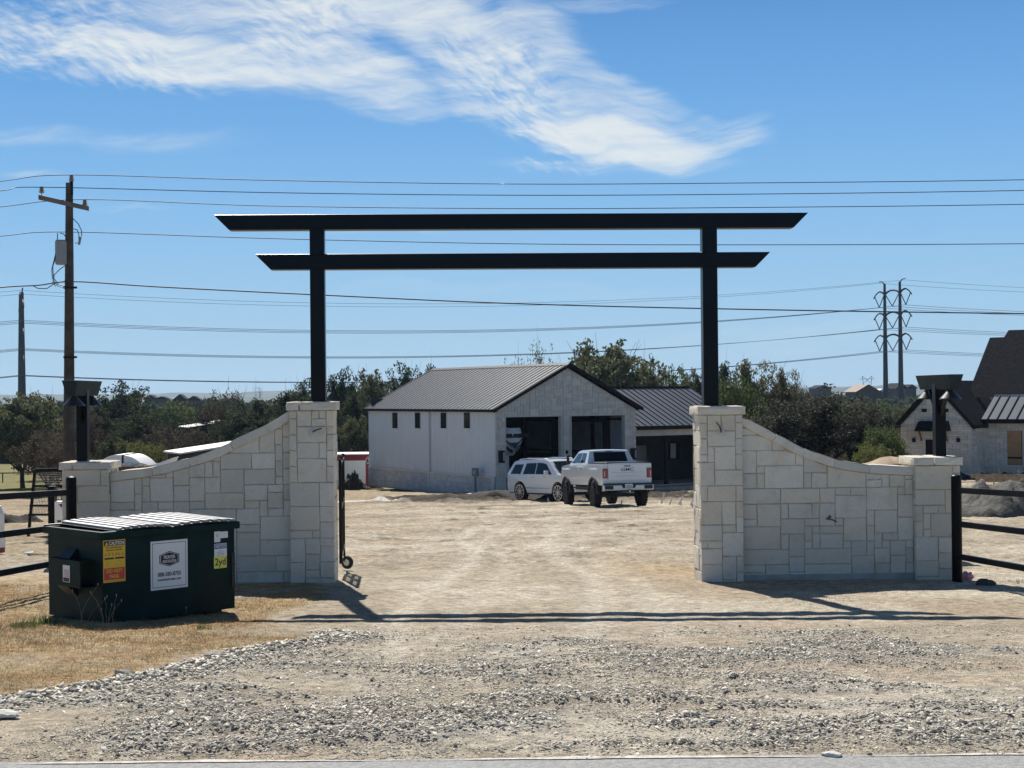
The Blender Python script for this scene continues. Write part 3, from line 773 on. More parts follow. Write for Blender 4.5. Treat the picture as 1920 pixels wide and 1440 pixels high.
WV0, WV1 = .12, .46          # wing wall depth range
def wing(name, label, ua, ub, pts_px, seed):
    """ua<ub, pts_px: top edge of the coping as photograph pixels"""
    pts = sorted(gp(x, y, WV0 - .03) for x, y in pts_px)
    us = [p[0] for p in pts]; zs = [p[1] for p in pts]
    ct = .115
    def topf(u): return float(np.interp(u, us, zs))
    uc = (ua + ub) / 2
    r = thing(name, label, 'wall', gw(uc, WV0, 0), GA)
    t = .03; W = ub - ua
    # mortar core
    N = 24; poly = [(ua - uc, t - .008, -.2), (ub - uc, t - .008, -.2)] + [(ub - uc - W * k / N, t - .008, topf(ub - W * k / N) - ct) for k in range(N + 1)]
    core = MB().prism(poly, (0, WV1 - WV0 - 2 * t + .016, 0))
    s = MB(); H = max(zs) + .1
    def tl(u): return topf(ua + u) - ct
    ashlar(s, W, H, (ua - uc, t, -.04), (1, 0, 0), (0, -1, 0), seed, top=lambda u: tl(u) + .04, du=.105, dv=.105)
    ashlar(s, W, H, (ub - uc, WV1 - WV0 - t, -.04), (-1, 0, 0), (0, 1, 0), seed + 1, top=lambda u: tl(W - u) + .04, du=.105, dv=.105)
    f = s.build('stone_face', STONE, r); core.build('mortar_core', 'mortar', f)
    # coping blocks
    c = MB(); rr = random.Random(seed); u = ua
    while u < ub - .02:
        L = rr.choice((.22, .3, .4, .48, .55)); u2 = min(ub, u + L)
        if ub - u2 < .12: u2 = ub
        k = 4; vs = []; 
        for i in range(k + 1):
            uu = u + .003 + (u2 - u - .006) * i / k; zt = topf(uu); sl = (topf(uu + .02) - topf(uu - .02)) / .04; nn = Vector((-sl, 0, 1)).normalized()
            j = rr.uniform(-.005, .005); e = .008 if i in (0, k) else 0
            tp_ = Vector((uu - uc, 0, zt)); bt = tp_ - nn * ct
            y0, y1 = -.05 + rr.uniform(-.005, .005), WV1 - WV0 + .05
            vs += [(tp_.x, y0 + .012 + e, tp_.z + j - e), (tp_.x, y1 - .012 - e, tp_.z + j - e), (tp_.x, y1, tp_.z - .012 - e), (bt.x, y1 - e, bt.z), (bt.x, y0 + e, bt.z), (tp_.x, y0 + e, tp_.z - .012 + j - e)]
        fs = [tuple(reversed(range(6))), tuple(range(k * 6, k * 6 + 6))]
        for i in range(k):
            for q in range(6): fs.append((i * 6 + q, i * 6 + (q + 1) % 6, (i + 1) * 6 + (q + 1) % 6, (i + 1) * 6 + q))
        c.add(vs, [tuple(reversed(f_)) for f_ in fs]); u = u2
    c.build('coping', CAPST, r)
    # footing ledge
    rg = MB().box(ua - uc, ub - uc, -.035, WV1 - WV0 + .03, -.3, .035).build('footing', 'concrete', r, bevel=.006)
    return r
LP_ = [(208, 886), (272, 878), (300, 873), (350, 860), (400, 845), (437, 825), (480, 805), (510, 790), (545, 768)]
RP_ = [(1396, 782), (1428, 800), (1466, 818), (1491, 833), (1528, 848), (1560, 859), (1591, 866), (1632, 871), (1680, 874), (1718, 875)]
wl = wing('wing_wall', 'curved cream stone wall rising from the left lamp pillar to the gate', eL1, uL0, LP_, 105)
wr = wing('wing_wall', 'curved cream stone wall falling from the gate to the right lamp pillar', uR1, eR0, RP_, 133)

# electrical cables sticking out of the stone, each a top-level thing
def stub(px, py, v, pts, label, plate=.055):
    u, z = gp(px, py, v); t = thing('cable_stub', label, 'cable', gw(u, v, z), GA, 'cable ends left for lights')
    if plate:
        MB().lathe([(plate * .8, -.012), (plate, -.006), (plate, .0), (.01, .002)], (0, 0, 0), 14, 'y').build('putty_patch', 'pale_mortar', t)
    MB().tube([(a, -b, c) for a, b, c in pts], .009, 6).build('wire', 'cable', t, smooth=True)
stub(586, 810, -.004, [(0, 0, 0), (.02, .05, .01), (.06, .10, .03), (.13, .14, .05)], 'black cable end poking from the left gate pillar')
stub(1352, 811, -.004, [(0, 0, 0), (-.01, .05, .03), (-.04, .10, .09), (-.085, .13, .14)], 'black cable end curling up from the right gate pillar')
stub(1553, 972, WV0 - .004, [(0, 0, 0), (.02, .06, .02), (.0, .10, .05), (-.05, .08, .0), (.03, .1, -.01), (.09, .09, -.04)], 'knotted cable end in the middle of the right curved wall', 0)

# the steel arch
_, zb1 = gp(960, 400.5, .2); _, zb0 = gp(960, 429, .2); _, zc1 = gp(960, 474.5, .2); _, zc0 = gp(960, 503, .2)
arch = thing('gate_arch', 'wide black steel gate arch with two slanted-end crossbeams on two posts', 'gate arch', gw(0, .3, 0), GA)
pLa, _ = gp(581.5, 600, .2); pLb, _ = gp(609, 600, .2); pRa, _ = gp(1318.5, 600, .2); pRb, _ = gp(1346.5, 600, .2)
def post(a, b, zb): MB().box(a, b, -.1, .1, zb, zb1 - .002).build('post', 'black_steel', arch, bevel=.012)
post(pLa, pLb, zLt - .1); post(pRa, pRb, zRt - .1)
def beam(xa, xb, z0, z1):
    ua, _ = gp(xa, 415, .2); ub, _ = gp(xb, 415, .2); h = z1 - z0
    MB().prism([(ua, -.103, z1), (ua + h, -.103, z0), (ub - h, -.103, z0), (ub, -.103, z1)], (0, .206, 0)).build('crossbeam', 'black_steel', arch, bevel=.010)
beam(400, 1516, zb0, zb1); beam(477.5, 1444, zc0, zc1)
MB().box(pLa - .03, pLb + .03, -.13, .13, zLt - .004, zLt + .012).build('base_plate', 'black_steel', arch)
MB().box(pRa - .03, pRb + .03, -.13, .13, zRt - .004, zRt + .012).build('base_plate', 'black_steel', arch)

# lamp posts
def lamp_post(uc, zc, ztop, label):
    t = thing('lamp_post', label, 'lamp post', gw(uc, .3, zc), GA, 'black lamp posts on the wall ends')
    h = ztop - zc
    MB().box(-.073, .073, -.073, .073, -.003, h - .10).build('post', 'black_steel', t, bevel=.008)
    # flared channel arm on top, long axis in depth
    L, W0, W1, ah = .70, .055, .10, .20
    a = MB().add([(-W0, -L + .06, h - ah), (W0, -L + .06, h - ah), (W0, L - .06, h - ah), (-W0, L - .06, h - ah), (-W1, -L, h), (W1, -L, h), (W1, L, h), (-W1, L, h)],
                 [(0, 3, 2, 1), (4, 5, 6, 7), (0, 1, 5, 4), (1, 2, 6, 5), (2, 3, 7, 6), (3, 0, 4, 7)])
    a.build('arm', 'black_paint_sheen', t, bevel=.004)
    for s_ in (-1, 1):
        MB().tube([(0, s_ * .07, h - .55), (0, s_ * .40, h - ah - .01)], .028, 4).build('brace', 'black_steel', t)
        sh = MB().lathe([(.145, -.335), (.140, -.320), (.06, -.235), (.035, -.205), (.03, -.165)], (0, s_ * .47, h), 24).build('lamp_shade', 'lamp_metal', t, smooth=False)
        MB().lathe([(.02, -.30), (.035, -.285), (.035, -.255), (.02, -.24)], (0, s_ * .47, h), 12).build('bulb_holder', 'dark_plastic', sh)
ulL, _ = gp(155.5, 800, .3); ulR, _ = gp(1761, 800, .3)
_, ztl = gp(165, 714, .3); _, ztr = gp(1760, 703, .3)
lamp_post(ulL, zeLt, ztl, 'black lamp post with two cone shades on the left end pillar')
lamp_post(ulR, zeRt, ztr, 'black lamp post with two cone shades on the right end pillar')

# pipe and rail fences running towards the road at each end
def fence(label, pxp, rails, sgn, X0, Y0, X1, Y1):
    zg = gz(X0, Y0); t = thing('rail_fence', label, 'fence', (X0, Y0, 0), 0)
    hd = P(pxp[0], pxp[1], Y0)
    dirv = Vector((X1 - X0, Y1 - Y0, 0)); n = dirv.normalized()
    r = .068
    top = hd.z
    MB().lathe([(r, zg - .2), (r, top - .02), (r * .93, top), (r * .6, top + .012), (.001, top + .018)], (0, 0, 0), 20).build('post', 'fence_paint', t, smooth=False)
    p2 = Vector((dirv.x * 1.0, dirv.y * 1.0, 0)); zg2 = gz(X0 + p2.x, Y0 + p2.y)
    MB().lathe([(r, zg2 - .2), (r, zg2 + top - zg - .02), (r * .6, zg2 + top - zg + .012)], p2, 20).build('post', 'fence_paint', t)
    for z in rails:
        m = MB(); w_, hh = .025, .038
        a = Vector((0, 0, z)); b = Vector((p2.x, p2.y, z + (zg2 - zg)))
        side = n.cross(Vector((0, 0, 1))) * w_
        vs = []
        for q in (a, b):
            for sx, sz in ((-1, -1), (1, -1), (1, 1), (-1, 1)): vs.append(q + side * sx + Vector((0, 0, hh * sz)))
        m.add(vs, [(0, 1, 2, 3), (7, 6, 5, 4), (0, 4, 5, 1), (1, 5, 6, 2), (2, 6, 7, 3), (3, 7, 4, 0)])
        m.build('rail', 'fence_paint', t, bevel=.004)
YL, YR = 19.25, 19.75
pL_ = P(134, 1000, YL); pR_ = P(1794, 1000, YR)
def zrail(px, py, Y): return P(px, py, Y).z
fence('black three-rail fence left of the dumpster, running toward the road', (134, 895), [zrail(134, y, YL) for y in (923, 986, 1050)], -1, pL_.x, YL, pL_.x - .19, YL - 2.4)
fence('black three-rail fence right of the right lamp pillar', (1794, 892), [zrail(1794, y, YR) for y in (919, 982, 1043)], 1, pR_.x, YR, pR_.x + .19, YR - 2.4)

# swing gate leaf seen edge-on behind the left gate pillar
a_ = P(638.5, 1000, 20.55); b_ = P(645, 1057, 22.6)
dl = Vector((b_.x - a_.x, b_.y - a_.y, 0)); Lg = dl.length; ang = math.atan2(dl.y, dl.x)
g = thing('swing_gate', 'open black gate leaf seen edge-on behind the left gate pillar, on a small wheel', 'gate', (a_.x, a_.y, gz(a_.x, a_.y)), ang)
zt = P(636, 850, 22.6).z - gz(a_.x, a_.y)
m = MB()
for z in (.25, .95, zt - .1): m.box(0, Lg, -.02, .02, z, z + .045)
for x in (0, Lg * .5, Lg - .05): m.box(x, x + .05, -.021, .021, .2, zt)
m.build('frame', 'black_steel', g)
m = MB()
for k in range(1, 20): m.box(Lg * k / 20 - .004, Lg * k / 20 + .004, -.004, .004, .27, zt - .08)
m.build('mesh_infill', 'black_steel', g)
wz = -.03
W_ = MB().lathe([(.04, -.022), (.095, -.022), (.10, -.01), (.10, .01), (.095, .022), (.04, .022)], (Lg + .0, -.05, wz + .02), 20, 'y', Matrix.Rotation(R(60), 3, 'Z')).build('wheel', 'rubber', g)
MB().lathe([(.02, -.026), (.05, -.026), (.05, .026), (.02, .026)], (Lg + .0, -.05, wz + .02), 14, 'y', Matrix.Rotation(R(60), 3, 'Z')).build('rim', 'galvanised', W_)
MB().tube([(Lg, 0, .28), (Lg, -.02, wz + .02)], .014, 6).build('wheel_fork', 'black_steel', g)

# leaf leaning behind the left end pillar with wire mesh
def far_leaf():
    d = 28.0
    pts = [(66, 881), (122, 880), (112, 965), (53, 965)]
    A = [P(x, y, d) for x, y in pts]
    o = Vector((A[3].x, d, A[3].z)); t = thing('mesh_gate_panel', 'black framed wire mesh gate panel propped behind the left end pillar', 'gate panel', o, 0)
    q = [a - o for a in A]; m = MB()
    leg = [(q[0], 0, .05), (q[3], 0, .05)]
    def bar(p0, p1, r=.028): m.tube([p0, p1], r, 4)
    dn = Vector((0, 0, gz(o.x, o.y) - o.z)); 
    bar(q[0], q[1], .035); bar(q[0], q[3] + dn * .6, .035); bar(q[1], q[2] + dn * .6, .035)
    for k in (.36, .80): bar(q[0].lerp(q[3], k), q[1].lerp(q[2], k))
    bar(q[3], q[2]); m.build('frame', 'black_steel', t)
    w2 = MB()
    for k in range(1, 20): w2.tube([q[0].lerp(q[1], k / 20), q[3].lerp(q[2], k / 20)], .0035, 3, False)
    for k in range(1, 26): w2.tube([q[0].lerp(q[3], k / 26), q[1].lerp(q[2], k / 26)], .0035, 3, False)
    w2.build('wire_mesh', 'black_steel', t)
far_leaf()
def gate_box():
    d = 23.0; p = P(111, 960, d); zg = gz(p.x, d)
    t = thing('gate_opener', 'white gate opener box with small printed logo beside the left end pillar', 'gate opener', (p.x, d, zg), 0)
    z1 = P(111, 940, d).z - zg; z0 = P(111, 982, d).z - zg
    MB().box(-.075, .075, .0, .16, z0, z1).build('cover', 'sticker_white', t, bevel=.01)
    MB().box(-.18, -.08, .02, .16, 0, P(100, 912, d).z - zg).build('mounting_post', 'black_steel', t)
    b = MB().prism([(-.01, -.003, z1 - .05), (.05, -.003, z1 - .04), (.045, -.003, z1 - .07), (.03, -.003, z1 - .11), (.025, -.003, z1 - .08)], (0, .002, 0)).build('printed_mark', 'print_black', t)
    MB().box(-.03, .03, -.003, -.001, z0 + .02, z0 + .055).build('green_tag', 'grass_green', t)
gate_box()

# ================================================================ DUMPSTER
C0 = Vector((-4.11, 14.8, 0)); ud = Vector((1.11, 1.12, 0)).normalized(); vd = Vector((-ud.y, ud.x, 0))
LD, DD, HD = 1.575, 1.10, .95
dz = gz(-3.9, 15.4) + .005
dm = thing('dumpster', 'dark green front-load dumpster with ribbed lids and waste company stickers', 'dumpster', (C0.x, C0.y, dz), math.atan2(ud.y, ud.x))
def dpt(px, py):
    p = on_plane(px, py, C0, vd) - Vector((C0.x, C0.y, dz)); return p.dot(ud), p.z
m = MB()     # open body: walls with thickness
th = .012
def wallbox(x0, x1, y0, y1, z0=.0, z1=HD): m.box(x0, x1, y0, y1, z0, z1)
wallbox(0, LD, 0, th, .02); wallbox(0, LD, DD - th, DD, .02); wallbox(0, th, th + .001, DD - th - .001, .02); wallbox(LD - th, LD, th + .001, DD - th - .001, .02)
m.box(th, LD - th, th, DD - th, .03, .042)
m.build('body', 'dumpster_green', dm, bevel=.004)
m = MB()     # rim channel
for a in ((-.045, LD + .045, -.045, -.002), (-.045, LD + .045, DD + .002, DD + .045)): m.box(a[0], a[1], a[2], a[3], HD - .075, HD)
m.box(-.045, -.002, -.0, DD, HD - .075, HD); m.box(LD + .002, LD + .045, 0, DD, HD - .075, HD)
m.build('rim', 'dumpster_green', dm, bevel=.008)
m = MB()
for x in (.1, LD - .3): m.box(x, x + .2, .1, DD - .1, -.02, .028)
m.build('skid', 'dumpster_black', dm)
# fork pockets
for side in (0, 1):
    x0, x1 = (-.16, -.002) if side == 0 else (LD + .002, LD + .10)
    m = MB(); z0, z1 = .385, .655; y0, y1 = .16, DD - .30
    m.box(x0, x1, y0, y1, z1 - .01, z1); m.box(x0, x1, y0, y1, z0, z0 + .01)
    xo = x0 if side == 0 else x1 - .01; m.box(xo, xo + .01, y0, y1, z0 + .0105, z1 - .0105)
    xi = x1 if side == 0 else x0
    s_ = -1 if side == 0 else 1
    m.build('fork_pocket', 'dumpster_green', dm)
    g_ = MB()
    for yy in (y1 - .30,):
        g_.prism([(xi, yy, z1), (xi + s_ * .09, yy, z1), (xi, yy, z1 + .10)], (0, .22, 0))
        g_.prism([(xi, yy, z0), (xi, yy, z0 - .12), (xi + s_ * .12, yy, z0)], (0, .22, 0))
    g_.build('gusset', 'dumpster_black', dm)
# lids : two domed ribbed plastic lids
def lid2(xa, xb):
    """ribbed lid as raised slats over a dark tray, so the joints between ribs read black"""
    m = MB(); tr = MB(); n = 7; wd = (xb - xa) / n
    prof = lambda s_, q: HD + .003 + .014 * q + .020 * math.sin(math.pi * s_) ** .8
    K = 1
    for r_ in range(n):
        a = xa + wd * (r_ + .19); b = xa + wd * (r_ + .81); vs = []
        for j in range(K + 1):
            q = j / K; y = -.035 + (DD + .03) * q
            for x in (a, b):
                z = prof((x - xa) / (xb - xa), q); vs += [(x, y, z + .022), (x, y, z - .006)]
        fs = []
        for j in range(K):
            o = j * 4; fs += [(o, o + 2, o + 6, o + 4), (o + 1, o + 5, o + 7, o + 3), (o, o + 4, o + 5, o + 1), (o + 2, o + 3, o + 7, o + 6)]
        fs += [(0, 1, 3, 2), (K * 4, K * 4 + 2, K * 4 + 3, K * 4 + 1)]
        m.add(vs, fs)
    vs = []; nx = 24
    for j in range(K + 1):
        for i in range(nx + 1): s_ = i / nx; q = j / K; vs.append((xa + (xb - xa) * s_, -.038 + (DD + .038) * q, prof(s_, q)))
    tr.add(vs, [(j * (nx + 1) + i, j * (nx + 1) + i + 1, (j + 1) * (nx + 1) + i + 1, (j + 1) * (nx + 1) + i) for j in range(K) for i in range(nx)])
    L_ = tr.build('lid', 'dumpster_black', dm); sd = L_.modifiers.new('solid', 'SOLIDIFY'); sd.thickness = .012; sd.offset = -1
    m.build('rib', 'lid_plastic', L_, bevel=.004)
lid2(.13, LD / 2 - .01); lid2(LD / 2 + .01, LD + .03)
MB().tube([(-.03, DD + .03, HD + .006), (LD + .03, DD + .03, HD + .006)], .012, 8).build('hinge_rod', 'dumpster_black', dm)
MB().box(LD - .045, LD - .004, -.012, -.002, .25, .62).build('side_bar', 'dumpster_black', dm)
# stickers (real decals 1.5 mm proud)
def decal(px0, py0, px1, py1, material, name='sticker', off=.0015):
    u0, z1 = dpt(px0, py0); u1, z0 = dpt(px1, py1)
    o = MB().box(0, u1 - u0, -off, 0, 0, z1 - z0).build(name, material, dm, loc=(u0, -.0008, z0)); return o, u1 - u0, z1 - z0
def rect(par, x0, x1, z0, z1, material, name='printed_panel', off=.0026):
    return MB().box(x0, x1, -off, -.0008, z0, z1).build(name, material, par)
o, w_, h_ = decal(193, 1014, 235, 1089, 'sticker_yellow')
rect(o, .008, w_ - .008, h_ * .865, h_ - .008, 'print_black'); rect(o, .008, w_ - .008, h_ * .06, h_ * .34, 'sticker_red')
MB().prism([(w_ * .07, -.0034, h_ * .88), (w_ * .23, -.0034, h_ * .88), (w_ * .15, -.0034, h_ * .965)], (0, .0008, 0)).build('warning_triangle', 'sticker_yellow', o)
text('CAUTION', h_ * .115, 'sticker_white', o, (w_ * .60, -.0030, h_ * .918), xs=.78, bold=.0012)
text('NO HAZARDOUS', h_ * .046, 'print_black', o, (w_ / 2, -.0020, h_ * .82), xs=1.15, bold=.0004); text('WASTES ACCEPTED', h_ * .046, 'print_black', o, (w_ / 2, -.0020, h_ * .76), xs=1.05, bold=.0004)
pm = MB(); rr = random.Random(4)
for k in range(6):
    cx = w_ * (.12 + .152 * k); cz = h_ * .665
    for q in range(5):
        a, b = rr.uniform(-.009, .009), rr.uniform(-.014, .014); pm.box(cx + a - .005, cx + a + .005, -.0024, -.001, cz + b - .004, cz + b + .004)
pm.build('pictogram', 'print_orange', o)
rect(o, w_ * .06, w_ * .48, h_ * .545, h_ * .585, 'print_black'); rect(o, w_ * .53, w_ * .95, h_ * .545, h_ * .585, 'print_black')
pm = MB()
for cx in (w_ * .25, w_ * .7):
    for q in range(9):
        a, b = rr.uniform(-.024, .024), rr.uniform(-.026, .026); pm.box(cx + a - .004, cx + a + .004, -.0024, -.001, h_ * .44 + b - .002, h_ * .44 + b + .002)
pm.build('pictogram', 'print_orange', o)
text('DO NOT', h_ * .125, 'sticker_yellow', o, (w_ / 2, -.0030, h_ * .265), xs=.85, bold=.0008); text('PARK', h_ * .125, 'sticker_yellow', o, (w_ / 2, -.0030, h_ * .135), xs=.85, bold=.0008)
rect(o, w_ * .06, w_ * .94, h_ * .028, h_ * .040, 'sticker_red')
o, w_, h_ = decal(282, 1016, 352, 1100, 'sticker_white', 'company_sign')
for a in ((.02, w_ - .02, .022, .027), (.02, w_ - .02, h_ - .027, h_ - .022), (.02, .025, .022, h_ - .022), (w_ - .025, w_ - .02, .022, h_ - .022)): rect(o, a[0], a[1], a[2], a[3], 'sticker_navy')
cx, cz, a, b = w_ / 2, h_ * .62, w_ * .27, h_ * .155
hexo = lambda k: [(cx - a * k, 0, cz - b * .55 * k), (cx, 0, cz - b * k * 1.02), (cx + a * k, 0, cz - b * .55 * k), (cx + a * k, 0, cz + b * .55 * k), (cx, 0, cz + b * k * 1.02), (cx - a * k, 0, cz + b * .55 * k)]
MB().prism([(p[0], -.0024, p[2]) for p in hexo(1)], (0, .0012, 0)).build('badge', 'print_black', o)
MB().prism([(p[0], -.0030, p[2]) for p in hexo(.90)], (0, .0006, 0)).build('badge_line', 'sticker_white', o)
MB().prism([(p[0], -.0036, p[2]) for p in hexo(.85)], (0, .0006, 0)).build('badge_field', 'print_black', o)
text('FRONTIER', h_ * .095, 'sticker_white', o, (cx, -.0040, cz + h_ * .035), xs=.62, bold=.0006); text('WASTE SOLUTIONS', h_ * .082, 'sticker_white', o, (cx, -.0040, cz - h_ * .052), xs=.44, bold=.0006)
text('888-580-8705', h_ * .118, 'print_black', o, (cx, -.0020, h_ * .305), xs=.83, bold=.0012); text('www.frontierwaste.com', h_ * .072, 'print_black', o, (cx, -.0020, h_ * .20), xs=.78, bold=.0010)
o = decal(413, 997, 427, 1008, 'sticker_white')[0]
o, w_, h_ = decal(401.5, 997, 413, 1016, 'sticker_white'); rect(o, w_ * .3, w_ * .6, h_ * .45, h_ * .8, 'rock_grey')
o, w_, h_ = decal(401.5, 1020, 425, 1042, 'sticker_white', off=.003); rect(o, .004, w_ - .004, h_ * .60, h_ * .95, 'sticker_blue', off=.004)
text('NOTICE', h_ * .34, 'sticker_white', o, (w_ / 2, -.0046, h_ * .775), xs=.78, bold=.0008)
for q in (.45, .33, .21, .1): rect(o, w_ * (.2 if q < .4 else .36), w_ * (.8 if q < .4 else .64), h_ * q - .0015, h_ * q + .0015, 'print_black', 'fine_print', off=.004)
o, w_, h_ = decal(401, 1043.5, 425, 1064, 'sticker_lime'); text('2yd', h_ * .80, 'print_black', o, (w_ / 2, -.0022, h_ * .5), xs=.92, bold=.0012)
# sticker on the fork pocket
o = MB().box(-.0015, 0, 0, .14, 0, .17).build('sticker', 'sticker_white', dm, loc=(-.162, .36, .43))
MB().box(-.0026, -.001, .02, .12, .05, .13).build('pictogram', 'rock_grey', o); MB().box(-.0026, -.001, .01, .13, .005, .045).build('printed_panel', 'print_black', o)

# ================================================================ GARAGE
GX, GY, GZ = -0.93, 80.6, -2.87
GR = math.atan2(.524, .853)
gar = thing('garage_building', 'white garage building with two open stone bays and a long metal roof', 'garage', (GX, GY, GZ), GR)
ct_, st_ = math.cos(GR), math.sin(GR)
GU = Vector((ct_, st_, 0)); GN = Vector((-st_, ct_, 0))
def g_front(px, py, setb=0.0):
    p = on_plane(px, py, Vector((GX, GY, GZ)) + GN * setb, GN) - Vector((GX, GY, GZ)); return p.dot(GU), p.z
def g_left(px, py):
    p = on_plane(px, py, Vector((GX, GY, GZ)), GU) - Vector((GX, GY, GZ)); return p.dot(GN), p.z
W, L, EV, RG = 9.45, 15.6, 4.62, 7.0
d1a, dtop = g_front(946, 779); d1b, _ = g_front(1053, 779); d2a, _ = g_front(1069, 777); d2b, _ = g_front(1172, 777)
dtop = 4.22
fl = .06
# front wall: stone veneer on a mortar backing, with the two openings
s = MB()
def topg(u): return EV + (RG - EV) * (1 - abs(u - W / 2) / (W / 2)) - .12
ashlar(s, W, RG, (0, 0, -.15), (1, 0, 0), (0, -1, 0), 9, top=lambda u: topg(u) + .15, holes=[(d1a, d1b, -1, dtop + .15), (d2a, d2b, -1, dtop + .15)], du=.2, dv=.14, joint=.018, t=.03, wob=.004,
       sizes=[(2, 1), (3, 2), (2, 2), (3, 3), (1, 1), (2, 3), (4, 2), (1, 2), (3, 1)])
b_ = MB(); y0, y1 = .012, .25
def pan(x0, x1, z0, z1): b_.box(x0, x1, y0, y1, z0, z1)
pan(.02, d1a, -.3, dtop); pan(d1b, d2a, -.3, dtop); pan(d2b, W - .02, -.3, dtop)
b_.prism([(.02, y0, dtop), (W - .02, y0, dtop), (W - .02, y0, EV - .1), (W / 2, y0, RG - .1), (.02, y0, EV - .1)], (0, y1 - y0, 0))
f = b_.build('front_wall', 'pale_mortar', gar); s.build('stone_veneer', HSTONE, f)
m = MB()
for a, b in ((d1a, d1b), (d2a, d2b)):
    m.box(a - .002, a + .06, -.045, .26, 0, dtop); m.box(b - .06, b + .002, -.045, .26, 0, dtop); m.box(a + .06, b - .06, -.045, .26, dtop - .06, dtop + .002)
m.build('door_frame', 'pale_mortar', gar)
# side and rear walls (ribbed metal)
def ribbed(x0, x1, z0, z1, pitch, name, par, loc, rot, holes=()):
    m = MB(); m.box(x0, x1, 0, .05, z0, z1)
    k = x0 + pitch / 2
    while k < x1 - .02:
        m.add([(k - .035, -.0005, z0), (k + .035, -.0005, z0), (k + .018, -.024, z0), (k - .018, -.024, z0), (k - .035, -.0005, z1), (k + .035, -.0005, z1), (k + .018, -.024, z1), (k - .018, -.024, z1)],
              [(0, 1, 2, 3), (7, 6, 5, 4), (0, 3, 7, 4), (3, 2, 6, 7), (2, 1, 5, 6)]); k += pitch
    return m.build(name, 'white_metal_siding', par, loc=loc, rot=rot)
# left wall runs back from the corner: its local +x must point to the front
ribbed(0, L - .26, .9, EV + .02, .305, 'side_wall', gar, (0, L, 0), (0, 0, R(-90)))
ribbed(0, L - .26, 0, EV + .02, .305, 'side_wall', gar, (W, .26, 0), (0, 0, R(90)))
m = MB(); m.prism([(0.06, L - .06, 0), (W - .06, L - .06, 0), (W - .06, L - .06, EV), (W / 2, L - .06, RG - .12), (.06, L - .06, EV)], (0, .05, 0)); m.build('rear_wall', 'white_metal_siding', gar)
# stone wainscot along the left wall
s = MB(); ashlar(s, L, 1.1, (-.05, L, -.25), (0, -1, 0), (-1, 0, 0), 19, du=.2, dv=.14, joint=.016, t=.03)
wn = MB().box(-.04, .04, .27, L, -.3, .85).build('wainscot', 'pale_mortar', gar); s.build('stone_veneer', WSTONE, wn)
MB().box(-.12, .0, .05, L, .85, .92).build('stone_ledge', CAPST, gar)
m = MB(); m.box(.005, .16, .06, .255, 0, EV - .02); m.box(-.03, .03, L - .05, L + .02, 0, EV); m.build('corner_trim', 'white_metal_siding', gar)
# roof: two slopes with ribs
sl = (RG - EV) / (W / 2)
def slope_roof(name, xa, xb, za, zb, ya, yb, pitch, material, rib=.03, th=.06, rw=.04):
    """sheet from eave (xa,za) to ridge (xb,zb), running ya..yb, ribs up the slope"""
    m = MB(); dx, dz_ = xb - xa, zb - za; n = Vector((-dz_, 0, dx)).normalized()
    if n.z < 0: n = -n
    A, B = Vector((xa, 0, za)), Vector((xb, 0, zb))
    def q(p, y, h): v = p + n * h; return (v.x, y, v.z)
    m.add([q(A, ya, 0), q(B, ya, 0), q(B, yb, 0), q(A, yb, 0), q(A, ya, -th), q(B, ya, -th), q(B, yb, -th), q(A, yb, -th)], [(0, 1, 2, 3), (7, 6, 5, 4), (0, 4, 5, 1), (1, 5, 6, 2), (2, 6, 7, 3), (3, 7, 4, 0)])
    y = ya + pitch / 2
    while y < yb:
        m.add([q(A, y - rw, .0005), q(A, y + rw, .0005), q(A, y + rw * .4, rib), q(A, y - rw * .4, rib), q(B, y - rw, .0005), q(B, y + rw, .0005), q(B, y + rw * .4, rib), q(B, y - rw * .4, rib)], [(0, 3, 2, 1), (4, 5, 6, 7), (0, 4, 7, 3), (3, 7, 6, 2), (2, 6, 5, 1)]); y += pitch
    o_ = m.build(name, material, gar); o_.data.materials.append(MATS['rib_glint_metal'])  # ribs get the lighter tone as painted highlights
    for p_ in o_.data.polygons:
        if p_.index >= 6: p_.material_index = 1
    return o_
ov = .28
slope_roof('roof', -ov, W / 2, EV - ov * sl + .10, RG + .10, -.30, L + .15, .46, 'charcoal_metal_roof', rib=.045, rw=.035)
slope_roof('roof', W + ov, W / 2, EV - ov * sl + .10, RG + .10, -.30, L + .15, .46, 'charcoal_metal_roof', rib=.045, rw=.035)
for s_, x0 in ((-1, -ov), (1, W + ov)):
    m = MB()
    x1 = W / 2; za = EV - ov * sl + .10; zb = RG + .10
    for yy in (-.34, L + .152):
        m.prism([(x0, yy, za - .16), (x1, yy, zb - .16), (x1, yy, zb + .055), (x0, yy, za + .055)], (0, .038, 0))
    m.build('rake_trim', 'black_trim', gar)
m = MB(); m.box(-ov - .10, -ov - .005, -.3, L + .15, EV - ov * sl - .02, EV - ov * sl + .13); m.box(W + ov + .005, W + ov + .10, -.3, L + .15, EV - ov * sl - .02, EV - ov * sl + .13); m.build('gutter', 'black_trim', gar)
MB().add([(W / 2 - .22, -.31, RG + .10 - .06), (W / 2, -.31, RG + .17), (W / 2 + .22, -.31, RG + .04), (W / 2 - .22, L + .16, RG + .04), (W / 2, L + .16, RG + .17), (W / 2 + .22, L + .16, RG + .04)], [(0, 1, 4, 3), (1, 2, 5, 4), (0, 2, 1), (3, 4, 5)]).build('ridge_cap', 'charcoal_metal_roof', gar)
m = MB(); m.box(-ov, .02, -.28, L + .1, EV - ov * sl + .0, EV - ov * sl + .02); m.box(W - .02, W + ov, -.28, L + .1, EV - ov * sl, EV - ov * sl + .02); m.build('soffit', 'black_trim', gar)
